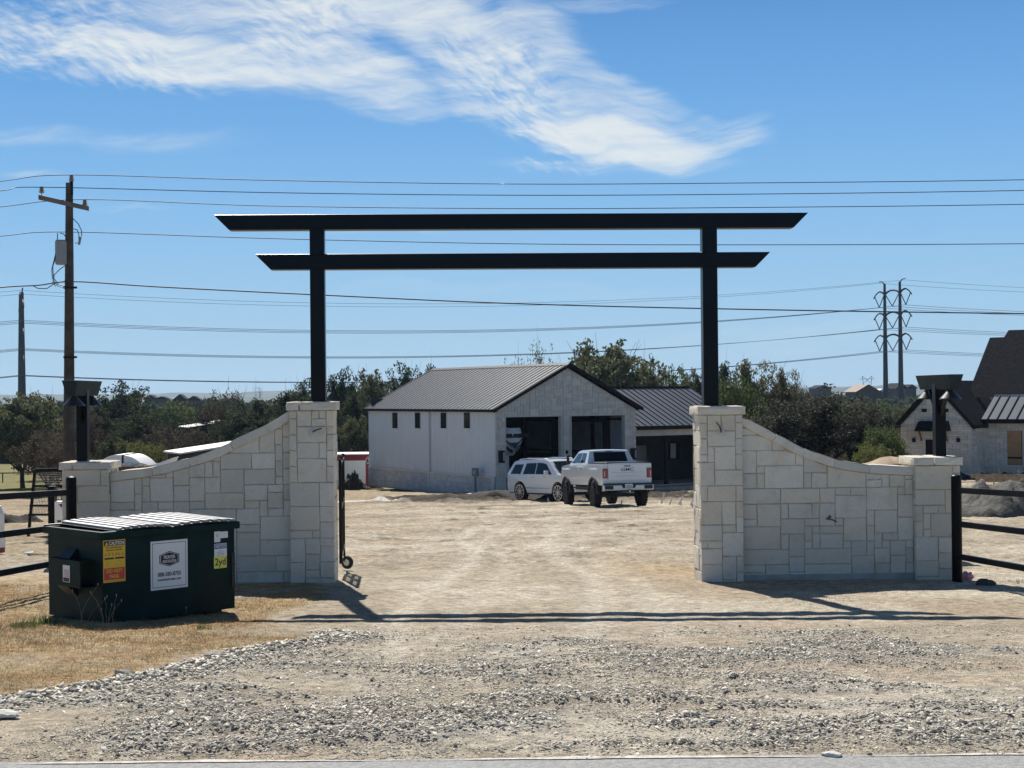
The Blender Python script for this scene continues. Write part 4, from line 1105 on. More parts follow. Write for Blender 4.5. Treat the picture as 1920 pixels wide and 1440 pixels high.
# small windows on the left wall
for px in (741, 783.5, 832, 876):
    y_, z1 = g_left(px, 775); _, z0 = g_left(px, 802)
    wv_ = .30 
    t = MB().box(-.05, -.028, y_ - wv_, y_ + wv_, z0 - .03, z1 + .03).build('window', 'black_trim', gar)
    MB().box(-.056, -.0505, y_ - wv_ + .06, y_ - .02, z0 + .03, z1 - .03).build('pane', 'dark_glass', t)
    MB().box(-.056, -.0505, y_ + .02, y_ + wv_ - .06, z0 + .03, z1 - .03).build('pane', 'dark_glass', t)
    MB().box(-.075, -.03, y_ - wv_ - .05, y_ + wv_ + .05, z0 - .08, z0 - .031).build('sill', 'white_metal_siding', t)
y_, _ = g_left(807, 850)
MB().box(-.16, -.06, y_ - .05, y_ + .05, .02, EV - .1).build('downspout', 'white_metal_siding', gar)
y_, _ = g_left(921, 850)
MB().box(-.11, -.03, y_ - .3, y_ - .2, .02, .9).build('conduit', 'white_metal_siding', gar)
# meter box on a post at the wall
y_, zt_ = g_left(904, 877); _, zb_ = g_left(904, 893)
t = MB().box(-.50, -.38, y_ - .30, y_ + .30, zb_, zt_).build('meter_box', 'blue_grey_box', gar, bevel=.02)
MB().box(-.48, -.40, y_ - .05, y_ + .05, -.2, zb_).build('meter_post', 'blue_grey_box', t)
MB().lathe([(.10, -.05), (.10, 0), (.08, .03)], (-.50, y_, (zb_ + zt_) / 2), 14, 'x', Matrix.Rotation(R(180), 3, 'Z')).build('meter_dial', 'galvanised', t)
# tied-up hose / hook at the far corner
MB().tube([(-.12, L - .1, 1.55), (-.3, L - .1, 1.35), (-.18, L - .1, 1.1), (-.06, L - .1, 1.2), (-.10, L - .1, 1.45)], .035, 6).build('hose_hook', 'sticker_white', gar)
# wall lanterns
for px, py in ((938, 856), (1185, 851)):
    u_, z_ = g_front(px, py)
    t = MB().box(u_ - .16, u_ + .16, -.24, -.05, z_ - .33, z_ + .33).build('wall_lantern', 'black_trim', gar, bevel=.02)
    MB().box(u_ + .04, u_ + .13, -.247, -.241, z_ - .22, z_ + .22).build('lantern_glass', 'interior_pale', t)
u_, z_ = g_front(1062, 848); MB().box(u_ - .07, u_ + .07, -.10, -.035, z_ - .1, z_ + .1).build('post_light', 'black_trim', gar)  # small light on the pier between the bays, modelled unlit
# interior
m = MB(); m.box(.05, W - .05, .28, L - .1, -.1, .03); m.box(-.3, W + .3, -.9, .27, -.4, -.02); m.build('floor_slab', 'concrete', gar)
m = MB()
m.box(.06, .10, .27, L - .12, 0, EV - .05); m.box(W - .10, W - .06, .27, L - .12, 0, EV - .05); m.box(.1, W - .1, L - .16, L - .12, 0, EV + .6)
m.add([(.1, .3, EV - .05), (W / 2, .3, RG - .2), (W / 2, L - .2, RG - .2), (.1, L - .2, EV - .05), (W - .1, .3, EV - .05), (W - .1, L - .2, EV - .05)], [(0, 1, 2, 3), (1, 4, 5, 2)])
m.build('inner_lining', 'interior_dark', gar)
m = MB()
for k in range(1, 4):
    for x in (.12, W - .32): m.box(x, x + .2, L * k / 4, L * k / 4 + .2, 0, EV - .1)
m.box(W / 2 + .6, W / 2 + .95, 8.0, 8.3, 0, EV + 1.0)
m.build('steel_column', 'black_trim', gar)
# pale insulation sheets on the partition behind the bays
for i_, (ya, yb, za, zb) in enumerate(((.5, 2.3, .3, 1.8), (.5, 2.3, 2.0, 4.2), (3.2, 7.2, .3, 1.8), (3.2, 7.2, 2.0, 3.7), (8.8, 11.6, 1.7, 3.7))):
    MB().box(W - .16, W - .11, ya, yb, za, zb).build('insulation_sheet', 'interior_pale' if i_ < 2 else 'interior_grey', gar)
m = MB()
for z in (1.85, 3.85): m.box(W - .26, W - .165, .5, L - .2, z, z + .10)
m.build('girt', 'black_trim', gar)

# parked camper nose inside the left bay
rv = thing('camper_trailer', 'pale camper trailer with its round nose visible inside the left garage bay', 'camper trailer', Vector((GX, GY, GZ)) + GU * 2.15 + GN * 1.5, GR)
m = MB(); vs = []; nz = 14; nx = 16; Wd = .97
for k in range(nz + 1):
    q = k / nz; z = 1.95 + 1.58 * q
    for i in range(nx + 1):
        a = -1 + 2 * i / nx
        yy = .9 * abs(a) ** 3.2 + 1.3 * (1 - math.sin(math.pi * (.10 + .55 * q))) ** 1.2
        wdt = Wd * (1 - .10 * abs(2 * q - 1) ** 3)
        vs.append((a * wdt, yy, z))
m.add(vs, [(k * (nx + 1) + i, k * (nx + 1) + i + 1, (k + 1) * (nx + 1) + i + 1, (k + 1) * (nx + 1) + i) for k in range(nz) for i in range(nx)])
m.box(-Wd, Wd, 2.2, 9.5, .6, 3.5); m.build('body', 'tarp_white', rv, smooth=False)
for s_ in (-1, 1):
    MB().add([(s_ * .08, .05, 2.25), (s_ * .80, .42, 2.88), (s_ * .80, .42, 2.72), (s_ * .08, .12, 2.08)], [(0, 1, 2, 3), (3, 2, 1, 0)]).build('chevron', 'dark_plastic', rv)
MB().add([(-.60, .12, 2.88), (.60, .12, 2.88), (0, -.02, 2.36)], [(0, 1, 2), (2, 1, 0)]).build('dark_panel', 'dark_glass', rv)
text('AVALANCHE', .30, 'dark_plastic', rv, (0, .03, 3.08), xs=1.0, bold=.010, ext=.16)
# garage contents: dark tool cart and shelf silhouettes
cart = thing('work_bench', 'dark bench with clutter against the back of the left garage bay', 'bench', Vector((GX, GY, GZ)) + GU * 3.4 + GN * 8.0, GR)
MB().box(-.9, .9, -.3, .3, .9, 1.0).build('top', 'brown_board', cart)
for x in (-.8, .8):
    for y in (-.25, .25): MB().box(x - .04, x + .04, y - .04, y + .04, .03, .9).build('leg', 'brown_board', cart)

# ---- lower wing on the right (same building)
X0, X1, Y0, Y1, E2, R2 = W + .12, 17.3, .35, 10.4, 3.42, 5.78
YM = (Y0 + Y1) / 2
def wroof(ya, yb, za, zb, name):
    m = MB(); A, B = Vector((0, ya, za)), Vector((0, yb, zb)); n = Vector((0, -(zb - za), yb - ya)).normalized()
    if n.z < 0: n = -n
    q = lambda p, x, h: (x, p.y + n.y * h, p.z + n.z * h)
    xa, xb = X0 + .02, X1 + .3
    m.add([q(A, xa, 0), q(A, xb, 0), q(B, xb, 0), q(B, xa, 0), q(A, xa, -.07), q(A, xb, -.07), q(B, xb, -.07), q(B, xa, -.07)], [(0, 1, 2, 3), (7, 6, 5, 4), (0, 4, 5, 1), (1, 5, 6, 2), (2, 6, 7, 3), (3, 7, 4, 0)])
    r_ = m.build(name, 'slate_metal_roof', gar)
    m = MB(); x = xa + .2
    while x < xb:
        m.add([q(A, x - .018, .0005), q(A, x + .018, .0005), q(A, x + .018, .045), q(A, x - .018, .045), q(B, x - .018, .0005), q(B, x + .018, .0005), q(B, x + .018, .045), q(B, x - .018, .045)], [(0, 1, 2, 3), (4, 7, 6, 5), (0, 3, 7, 4), (3, 2, 6, 7), (2, 1, 5, 6)]); x += .46
    m.build('standing_seam', 'black_trim', r_)  # seams coloured black for their backlit shade
wroof(Y0 - .35, YM, E2 + .06, R2, 'roof'); wroof(Y1 + .35, YM, E2 + .06, R2, 'roof')
MB().box(X0, X1 + .3, YM - .12, YM + .12, R2 - .02, R2 + .05).build('ridge_cap', 'black_trim', gar)
MB().box(X0, X1 + .3, Y0 - .45, Y0 - .352, E2 - .14, E2 + .09).build('gutter', 'black_trim', gar)
MB().box(X0, X1, Y0 - .05, Y0 + .2, 2.92, E2 - .02).build('header_beam', 'pale_mortar', gar)
m = MB(); m.box(X1 - .25, X1, Y0 - .04, Y0 + .3, 0, 2.92); m.prism([(X1, Y0, 0), (X1, Y1, 0), (X1, Y1, E2), (X1, YM, R2 - .1), (X1, Y0, E2)], (.06, 0, 0)); m.box(X0, X1, Y1 - .06, Y1, 0, E2); m.build('end_wall', 'pale_mortar', gar)
m = MB(); m.box(X0, X1, Y0 + .2, Y1 - .1, -.1, .03); m.box(X0 + .3, X1 + .4, Y0 - 1.2, Y0 + .19, -.3, -.03); m.build('porch_slab', 'concrete', gar)
m = MB(); m.box(X0 + .02, X1 - .02, Y0 + 4.2, Y0 + 4.3, .03, E2 - .03); m.box(X0 + .02, X1 - .02, Y0 + .2, Y0 + 4.2, E2 - .1, E2 - .06); m.box(X1 - .03, X1 - .01, Y0 + .2, Y0 + 4.2, .03, E2 - .05)
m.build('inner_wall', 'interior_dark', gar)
for xa, xb, za, zb in ((X0 + 1.0, X0 + 2.3, .8, 2.3), (X0 + 3.0, X0 + 4.0, .05, 2.2)):
    MB().box(xa, xb, Y0 + 4.14, Y0 + 4.19, za, zb).build('insulation_sheet', 'interior_grey', gar)
t = MB().box(X0 + 5.75, X0 + 6.55, Y0 + 4.1, Y0 + 4.19, 1.25, 2.35).build('window', 'black_trim', gar)
MB().box(X0 + 5.83, X0 + 6.25, Y0 + 4.09, Y0 + 4.099, 1.33, 2.27).build('pane', 'interior_pale', t)
MB().box(X0 + 2.55, X0 + 2.75, Y0 + .3, Y0 + .5, .03, 2.95).build('porch_post', 'black_trim', gar)

# red and white shed behind the garage corner
sh_o = P(640, 905, 97); sh = thing('red_shed', 'red metal shed with a white door panel behind the garage corner', 'shed', (sh_o.x, 97, P(640, 905, 97).z - .3), R(4))
wd = P(697, 905, 97).x - sh_o.x; hg = P(640, 853, 97).z - (sh_o.z - .3)
MB().box(-.6, wd + .3, 0, 3, 0, hg).build('wall', 'red_metal', sh); MB().box(-.4, wd * .80, -.04, -.002, 0, hg * .82).build('door_panel', 'white_metal_siding', sh)
MB().box(-.7, wd + .4, -.1, 3.1, hg, hg + .06).build('roof_edge', 'galvanised', sh)

def mound(name, label, cat, px0, px1, py_top, py_base, d, depth, material, seed, rough=.6, base=None):
    a, b = P(px0, py_base, d), P(px1, py_base, d); w_ = b.x - a.x; c = (a.x + b.x) / 2; zg = gz(c, d) if base is None else base
    h = P(px0, py_top, d).z - zg; n, k = 46, 22; m = MB(); vs = []
    for j in range(k + 1):
        for i in range(n + 1):
            s_, q = -1 + 2 * i / n, -1 + 2 * j / k
            e = max(0, 1 - (abs(s_) ** 2.2 + abs(q) ** 2.2)) ** .6
            nn = float(fbm(s_ * 3.0 + seed, q * 2.2 + seed * 2, 4)); n2 = float(fbm(s_ * 11 + seed, q * 9 + seed, 4)) * 1.5 - .25
            vs.append((s_ * w_ / 2, q * depth / 2, -.25 + (h + .25) * e * (1 - rough + rough * 1.5 * nn) + e * h * .16 * (n2 - .5)))
    m.add(vs, [(j * (n + 1) + i, j * (n + 1) + i + 1, (j + 1) * (n + 1) + i + 1, (j + 1) * (n + 1) + i) for j in range(k) for i in range(n)])
    o = m.build(name, material, None, smooth=True, loc=(c, d, zg)); return tag(o, label, cat)
mound('dirt_pile', 'grey heap of excavated dirt seen through the right fence', 'dirt pile', 1735, 1985, 905, 962, 45, 4.5, 'grey_dirt', 5, .75)
mound('dirt_pile', 'long low brown dirt ridge behind the grey heap at right', 'dirt pile', 1780, 2080, 899, 930, 56, 3, 'grey_dirt', 9, .7)
mound('mud_heap', 'dark mud heap before the red shed', 'mud heap', 632, 697, 889, 912, 93, 2.4, 'mud', 13, .8)
mound('mud_heap', 'small dark clod heap on top of the mud by the white shed door', 'mud heap', 652, 676, 879, 905, 92.2, 1.2, 'mud', 17, .6)
mound('mud_ridge', 'dark wet mud ridge in front of the garage corner and the white SUV', 'mud', 745, 1125, 924, 945, 72.0, 4.0, 'mud', 23, .9)
mound('mud_ridge', 'low dark mud ridge crossing the lot at the far left behind the fence', 'mud', -80, 90, 957, 975, 47, 2.5, 'mud', 29, .9)

# ================================================================ VEHICLES
def vehicle_body(m, xs, bot, top, wid, nz=9, ncap=6):
    """xs stations along y (rear to front), bot(y), top(y), wid(y,z) half width; closed skin"""
    o = len(m.v); per = 2 * (nz + 1) + (ncap - 1)
    for y in xs:
        b, t = bot(y), top(y); ring = []
        zz = [b + (t - b) * (k / nz) for k in range(nz + 1)]
        L_ = [(-wid(y, z), y, z) for z in zz]; Rr = [(wid(y, z), y, z) for z in reversed(zz)]
        wt = wid(y, t); mid = []
        for k in range(1, ncap):
            a = -1 + 2 * k / ncap; mid.append((a * wt, y, t + .035 * (1 - a * a) * min(1, wt)))
        ring = L_ + mid + Rr
        m.v.extend(ring)
    for i in range(len(xs) - 1):
        for k in range(per):
            a, b = o + i * per + k, o + i * per + (k + 1) % per
            m.f.append((a, b, b + per, a + per))
    m.f.append(tuple(o + k for k in range(per))); m.f.append(tuple(o + (len(xs) - 1) * per + k for k in reversed(range(per))))
def patch(m, yz, wid, side, off=.006, thick=.012):
    """a panel lying on the body's side, given as (y,z) outline"""
    n = len(yz); vs = [(side * (wid(y, z) + off), y, z) for y, z in yz] + [(side * (wid(y, z) + off - thick), y, z) for y, z in yz]
    f = [tuple(range(n)), tuple(reversed(range(n, 2 * n)))] + [(i, n + i, n + (i + 1) % n, (i + 1) % n) for i in range(n)]
    if side > 0: f = [tuple(reversed(a)) for a in f]
    m.add(vs, f)
def wheel(par, x, y, r, wd, side, spoke, tyre='rubber', knob=False, rimr=.6, rimmat='chrome'):
    m = MB(); c = (x, y, r)
    h = wd / 2
    m.lathe([(r * rimr, -h * .85), (r * .86, -h), (r * .97, -h * .82), (r, -h * .5), (r, h * .5), (r * .97, h * .82), (r * .86, h), (r * rimr, h * .85)], c, 30, 'x')
    if knob:
        for k in range(22):
            a = 2 * math.pi * k / 22
            for s_ in (-1, 1):
                mm = Matrix.Translation(Vector(c)) @ Matrix.Rotation(a + .07 * s_, 4, 'X'); m.box(s_ * h * .52 - h * .42, s_ * h * .52 + h * .42, -.035, .035, r - .012, r + .016, mm)
    w_ = m.build('wheel', tyre, par)
    m = MB(); xs_ = x + side * h * .80
    m.ring(r * (rimr - .09), r * rimr, 0, 360, -h * .2, h * .1, (xs_, y, r), 24)
    m.lathe([(.001, -.02), (r * .14, -.02), (r * .14, .02), (.001, .03)] if side > 0 else [(.001, -.03), (r * .14, -.02), (r * .14, .02), (.001, .02)], (xs_, y, r), 12, 'x')
    for k in range(spoke):
        a = 2 * math.pi * k / spoke; mm = Matrix.Translation(Vector((xs_, y, r))) @ Matrix.Rotation(a, 4, 'X')
        m.box(-.012, .012, -r * .045, r * .045, r * .1, r * (rimr - .05), mm)
    m.build('rim', rimmat, w_)
    MB().lathe([(.001, -.01), (r * (rimr - .02), -.01), (r * (rimr - .02), .01), (.001, .01)], (xs_ - side * h * .5, y, r), 20, 'x').build('brake_disc', 'dark_plastic', w_)

def arch_bot(base, wheels, ra):
    def f(y):
        z = base
        for yw, zw in wheels:
            if abs(y - yw) < ra: z = max(z, zw + math.sqrt(ra * ra - (y - yw) ** 2))
        return z
    return f
# ---------------- pickup
def pickup():
    d = 57.0; rl = P(1130, 950, d); hd = R(14)
    fw = Vector((-math.sin(hd), math.cos(hd), 0)); rt = Vector((math.cos(hd), math.sin(hd), 0))
    o = Vector((rl.x, d, 0)) + rt * 1.03; zg = gz(o.x + fw.x * 3, o.y + fw.y * 3); zr = gz(o.x, o.y)
    t = thing('pickup_truck', 'white lifted crew cab pickup truck seen from behind, parked before the right bay', 'pickup truck', (o.x, o.y, zr + .02), hd)
    t.rotation_euler = (math.atan2(gz(o.x + fw.x * 5, o.y + fw.y * 5) - gz(o.x + fw.x, o.y + fw.y), 4), 0, hd)
    yr, yf, rw = 1.18, 5.0, .44
    Ln = 6.05
    top_pts = [(0, 1.66), (.03, 1.68), (1.98, 1.70), (2.02, 1.72), (2.30, 2.20), (2.5, 2.235), (3.3, 2.25), (3.75, 2.20), (4.45, 1.72), (4.5, 1.69), (5.5, 1.62), (5.95, 1.52), (Ln, 1.2)]
    top = lambda y: float(np.interp(y, [p[0] for p in top_pts], [p[1] for p in top_pts]))
    bot = arch_bot(.86, [(yr, .52), (yf, .52)], .60)
    def wid(y, z):
        w_ = 1.02
        if z > 1.62: w_ -= (z - 1.62) * (.36 if 2.0 < y < 4.5 else .1)
        if z < 1.1: w_ -= (1.1 - z) * .12
        w_ -= .10 * max(0, (y - 5.4) / .65) ** 2 + .03 * max(0, (.1 - y) / .1)
        for yw in (yr, yf):
            if z < 1.5: w_ += .035 * math.exp(-((y - yw) / .5) ** 2)
        return w_
    ys = sorted(set([round(v, 3) for v in np.linspace(.04, Ln, 110)] + [0.04, 1.98, 2.02, 2.3, 4.45, 4.5]))
    m = MB(); vehicle_body(m, ys, bot, top, wid, 12); m.build('body', 'white_paint', t)
    # bed opening covered by a dark soft cover
    MB().box(-.80, .80, .10, 1.93, 1.66, 1.755).build('bed_cover', 'dark_plastic', t, bevel=.02)
    m = MB()
    for s_ in (-1, 1): m.box(s_ * .93 - .05, s_ * .93 + .05, .06, 1.95, 1.70, 1.735)
    m.build('bed_rail', 'dark_plastic', t)
    # tailgate with a pressed panel
    tg = MB().box(-.78, .78, -.03, .039, 1.04, 1.66).build('tailgate', 'white_paint', t, bevel=.012)
    MB().box(-.66, .66, -.040, -.031, 1.34, 1.355).build('crease', 'interior_pale', tg); MB().box(-.5, .5, -.040, -.031, 1.20, 1.212).build('crease', 'interior_pale', tg)
    MB().box(-.13, .13, -.045, -.031, 1.57, 1.61).build('tailgate_handle', 'dark_plastic', tg, bevel=.01)
    text('GMC', .165, 'dark_plastic', tg, (.0, -.034, 1.455), xs=1.45, bold=.001, ext=.004)
    for s_ in (-1, 1):
        tl_ = MB().box(s_ * .90 - .095, s_ * .90 + .095, -.035, .10, 1.13, 1.50).build('tail_light', 'tail_red', t, bevel=.02)
        MB().box(s_ * .93 - .012, s_ * .93 + .012, -.041, -.036, 1.18, 1.40).build('light_strip', 'sticker_white', tl_)
    b_ = MB().box(-1.02, 1.02, -.16, .03, .66, .86).build('bumper', 'white_paint', t, bevel=.03)
    MB().box(-.98, .98, -.15, .02, .86, .93).build('bumper_step', 'dark_plastic', t)
    MB().prism([(-.34, -.168, .93), (.34, -.168, .93), (.24, -.168, .74), (-.24, -.168, .74)], (0, .01, 0)).build('plate_recess', 'dark_plastic', b_)
    pt = MB().box(-.155, .155, -.176, -.169, .76, .90).build('licence_plate', 'sticker_white', b_)
    m = MB()
    for k in range(7): m.box(-.105 + k * .032, -.087 + k * .032, -.1775, -.1765, .795, .845)
    m.build('plate_marks', 'sticker_navy', pt)
    for s_ in (-1, 1): MB().box(s_ * .80 - .17, s_ * .80 + .17, -.168, -.161, .70, .84).build('bumper_corner', 'dark_plastic', b_)
    MB().tube([(0, -.28, .58), (0, .0, .58), (0, .6, .62)], .035, 6).build('tow_hitch', 'galvanised', t)
    MB().lathe([(.02, 0), (.028, .05), (.045, .08), (.02, .115)], (0, -.27, .60), 10).build('tow_ball', 'chrome', t)
    # glass
    m = MB(); m.add([(-.70, 2.035, 1.77), (.70, 2.035, 1.77), (.66, 2.262, 2.15), (-.66, 2.262, 2.15)], [(0, 1, 2, 3)]); g = m.build('rear_window', 'car_glass', t); g.location = (0, -.018, .008)
    MB().box(-.14, .14, 2.25, 2.29, 2.175, 2.20).build('brake_light', 'dark_plastic', t)
    for s_ in (-1, 1):
        m = MB(); patch(m, [(2.42, 1.74), (3.05, 1.74), (3.05, 2.14), (2.50, 2.12)], wid, s_); m.build('side_window', 'car_glass', t)
        m = MB(); patch(m, [(3.13, 1.74), (4.20, 1.74), (3.72, 2.12), (3.13, 2.14)], wid, s_); m.build('side_window', 'car_glass', t)
        m = MB()
        for yw in (yr, yf): m.ring(.585, .665, 0, 180, -.07 if s_ > 0 else -.03, .03 if s_ > 0 else .07, (s_ * 1.045, yw, .52), 18)
        m.build('wheel_arch', 'dark_plastic', t)
        m = MB(); m.box(s_ * 1.22 - .05, s_ * 1.22 + .05, 3.95, 4.05, 1.72, 2.08); m.box(s_ * 1.08 - .12, s_ * 1.08 + .12, 3.97, 4.03, 1.76, 1.80)
        m.build('door_mirror', 'dark_plastic', t, bevel=.02)
        MB().box(s_ * .9 - .04, s_ * .9 + .04, 2.2, 4.3, .70, .76).build('side_step', 'dark_plastic', t)
        for yh in (2.62, 3.35): MB().box(s_ * 1.035 - .015, s_ * 1.035 + .015, yh, yh + .22, 1.50, 1.54).build('door_handle', 'chrome', t)
        for yh in (2.34, 3.09, 4.34):
            m = MB(); patch(m, [(yh, .95), (yh + .014, .95), (yh + .014, 1.66), (yh, 1.66)], wid, s_, off=.002, thick=.004); m.build('door_seam', 'interior_grey', t)
    m = MB(); m.add([(-.80, 4.40, 1.76), (.80, 4.40, 1.76), (.66, 3.80, 2.17), (-.66, 3.80, 2.17)], [(3, 2, 1, 0)]); g = m.build('windscreen', 'car_glass', t); g.location = (0, .02, .03)
    m = MB(); m.box(-.45, .45, .2, 5.6, .62, .86); m.box(-.95, .95, yr - .08, yr + .08, .38, .52); m.box(-.95, .95, yf - .08, yf + .08, .40, .52); m.box(-.92, .92, .3, 5.8, .84, .95); m.build('chassis', 'dark_plastic', t)
    for s_ in (-1, 1):
        for yw in (yr, yf):
            wheel(t, s_ * .945, yw, rw, .29, s_, 8, knob=True, rimr=.56, rimmat='dark_plastic')
            m = MB(); m.box(s_ * .6 - .25, s_ * .6 + .25, yw - .58, yw + .58, .9, 1.12); m.build('wheel_well', 'dark_plastic', t)
    for s_ in (-1, 1): MB().box(s_ * .78 - .16, s_ * .78 + .16, Ln - .1, Ln + .01, 1.15, 1.4).build('headlight', 'chrome', t)
    MB().box(-.58, .58, Ln - .04, Ln + .02, .95, 1.42).build('grille', 'dark_plastic', t)
pickup()
# ---------------- SUV
def suv():
    th = R(-145.5); c = Vector((2.0, 67.9, 0))
    fw = Vector((-math.sin(th), math.cos(th), 0))
    t = thing('suv', 'white full-size SUV parked before the garage pillar, facing right', 'SUV', (c.x, c.y, gz(c.x, c.y) + .03), th)
    t.rotation_euler = (math.atan2(gz(c.x + fw.x, c.y + fw.y) - gz(c.x - fw.x, c.y - fw.y), 2) * .8, 0, th)
    Y0_, Y1_ = -2.6, 2.58; yr, yf, rw = -1.48, 1.50, .43
    tp = [(Y0_, 1.02), (-2.56, 1.20), (-2.48, 1.30), (-2.10, 1.80), (-1.9, 1.86), (-.6, 1.91), (.35, 1.88), (.62, 1.82), (1.42, 1.28), (1.5, 1.25), (2.2, 1.17), (2.5, 1.05), (Y1_, .8)]
    top = lambda y: float(np.interp(y, [p[0] for p in tp], [p[1] for p in tp]))
    bot = arch_bot(.40, [(yr, rw), (yf, rw)], .50)
    def wid(y, z):
        w_ = 1.01
        if z > 1.22: w_ -= (z - 1.22) * (.30 if y < 1.5 else .1)
        if z < .75: w_ -= (.75 - z) * .10
        w_ -= .16 * max(0, (y - 1.9) / .68) ** 2 + .08 * max(0, (-2.2 - y) / .4) ** 2
        for yw in (yr, yf):
            if z < 1.1: w_ += .02 * math.exp(-((y - yw) / .45) ** 2)
        return w_
    ys = sorted(set([round(v, 3) for v in np.linspace(Y0_, Y1_, 104)]))
    m = MB(); vehicle_body(m, ys, bot, top, wid, 12); m.build('body', 'white_paint', t)
    for s_ in (-1, 1):
        m = MB(); patch(m, [(-2.22, 1.25), (-1.42, 1.25), (-1.30, 1.70), (-1.98, 1.68)], wid, s_); m.build('side_window', 'car_glass', t)
        m = MB(); patch(m, [(-1.22, 1.25), (-.28, 1.25), (-.28, 1.76), (-1.08, 1.74)], wid, s_); m.build('side_window', 'car_glass', t)
        m = MB(); patch(m, [(-.22, 1.25), (1.05, 1.25), (.50, 1.70), (.2, 1.76), (-.22, 1.77)], wid, s_); m.build('side_window', 'car_glass', t)
        m = MB(); patch(m, [(-1.0, .60), (1.0, .60), (1.0, .635), (-1.0, .635)], wid, s_, off=.012); m.build('side_moulding', 'chrome', t)
        m = MB(); m.box(s_ * 1.12 - .11, s_ * 1.12 + .11, .72, .84, 1.24, 1.42); m.build('door_mirror', 'white_paint', t, bevel=.03)
        for yh in (-.50, .46): MB().box(s_ * 1.02 - .02, s_ * 1.02 + .02, yh, yh + .2, 1.09, 1.125).build('door_handle', 'chrome', t)
        for yh in (-1.22, -.25, .98):
            m = MB(); patch(m, [(yh, .5), (yh + .012, .5), (yh + .012, 1.22), (yh, 1.22)], wid, s_, off=.002, thick=.004); m.build('door_seam', 'interior_grey', t)
        MB().tube([(s_ * .68, -1.9, 1.90), (s_ * .68, -1.2, 1.955), (s_ * .68, .1, 1.955), (s_ * .68, .4, 1.90)], .022, 6).build('roof_rail', 'chrome', t)
        MB().box(s_ * .92 - .08, s_ * .92 + .08, -.95, .95, .33, .39).build('side_step', 'dark_plastic', t)
        MB().box(s_ * .80 - .14, s_ * .80 + .14, Y1_ - .12, Y1_ - .02, .80, 1.04).build('headlight', 'chrome', t)
        MB().box(s_ * .84 - .05, s_ * .84 + .05, Y0_ + .02, Y0_ + .12, .9, 1.4).build('tail_light', 'tail_red', t)
        for yw in (yr, yf):
            wheel(t, s_ * .90, yw, rw, .29, s_, 10, rimr=.80)
            MB().box(s_ * .6 - .25, s_ * .6 + .25, yw - .48, yw + .48, .75, 1.0).build('wheel_well', 'dark_plastic', t)
    m = MB(); m.add([(-.78, 1.40, 1.33), (.78, 1.40, 1.33), (.68, .70, 1.80), (-.68, .70, 1.80)], [(3, 2, 1, 0), (0, 1, 2, 3)]); g = m.build('windscreen', 'car_glass', t); g.location = (0, .02, .025)
    MB().box(-.55, .55, Y1_ - .06, Y1_ + .02, .55, 1.0).build('grille', 'chrome', t)
    MB().box(-.9, .9, Y0_ + .1, Y1_ - .15, .36, .45).build('chassis', 'dark_plastic', t)
suv()

# ================================================================ HOUSE AT THE RIGHT
HO = P(1690, 893, 79.0); HZ = -2.15
HR = R(-34); hu = Vector((math.cos(HR), math.sin(HR), 0)); hn = Vector((-math.sin(HR), math.cos(HR), 0))
hs = thing('stone_house', 'white stone house with dark gabled roofs at the right edge, still under construction', 'house', (HO.x, HO.y, HZ), HR)
H0 = Vector((HO.x, HO.y, HZ))
def hp(px, py, setb=0.0):
    p = on_plane(px, py, H0 + hn * setb, hn) - H0; return p.dot(hu), p.z
gw_, _ = hp(1822, 850); _, he = hp(1690, 797); pk_u, pk = hp(1760, 722)
pk_u = gw_ / 2; 
s = MB(); 
def toph(u): return he + (pk - he) * (1 - abs(u - gw_ / 2) / (gw_ / 2)) - .1
ashlar(s, gw_, pk + .3, (0, 0, -.3), (1, 0, 0), (0, -1, 0), 41, top=lambda u: toph(u) + .3, du=.2, dv=.13, joint=.014, t=.03, sizes=[(2, 1), (3, 1), (3, 2), (2, 2), (4, 1), (1, 1)])
m = MB(); m.prism([(0, .012, -.4), (gw_, .012, -.4), (gw_, .012, he), (gw_ / 2, .012, pk - .1), (0, .012, he)], (0, 6, 0))
f = m.build('gable_wall', 'pale_mortar', hs); s.build('stone_veneer', HSTONE, f)
ashlar(s2 := MB(), 2.4, he + .4, (gw_ + .001, .04, -.3), (0, 1, 0), (1, 0, 0), 43, du=.2, dv=.13, joint=.014, t=.03)
MB().box(gw_ - .03, gw_, .02, 2.5, -.3, he).build('side_wall', 'pale_mortar', hs); s2.build('stone_veneer', HSTONE, f)
# gable roof slabs
m = MB(); sl2 = (pk - he) / (gw_ / 2); ov = .22
for s_ in (-1, 1):
    xe = gw_ / 2 + s_ * (gw_ / 2 + ov); ze = he - ov * sl2 + .08
    m.prism([(xe, -.25, ze), (gw_ / 2, -.25, pk + .08), (gw_ / 2, -.25, pk + .26), (xe, -.25, ze + .18)], (0, 7.0, 0))
m.build('gable_roof', 'shingle', hs)
m = MB()
for s_ in (-1, 1):
    xe = gw_ / 2 + s_ * (gw_ / 2 + ov); ze = he - ov * sl2 + .06
    m.prism([(xe, -.285, ze - .05), (gw_ / 2, -.285, pk + .02), (gw_ / 2, -.285, pk + .27), (xe, -.285, ze + .21)], (0, .033, 0))
m.build('rake_trim', 'black_trim', hs)
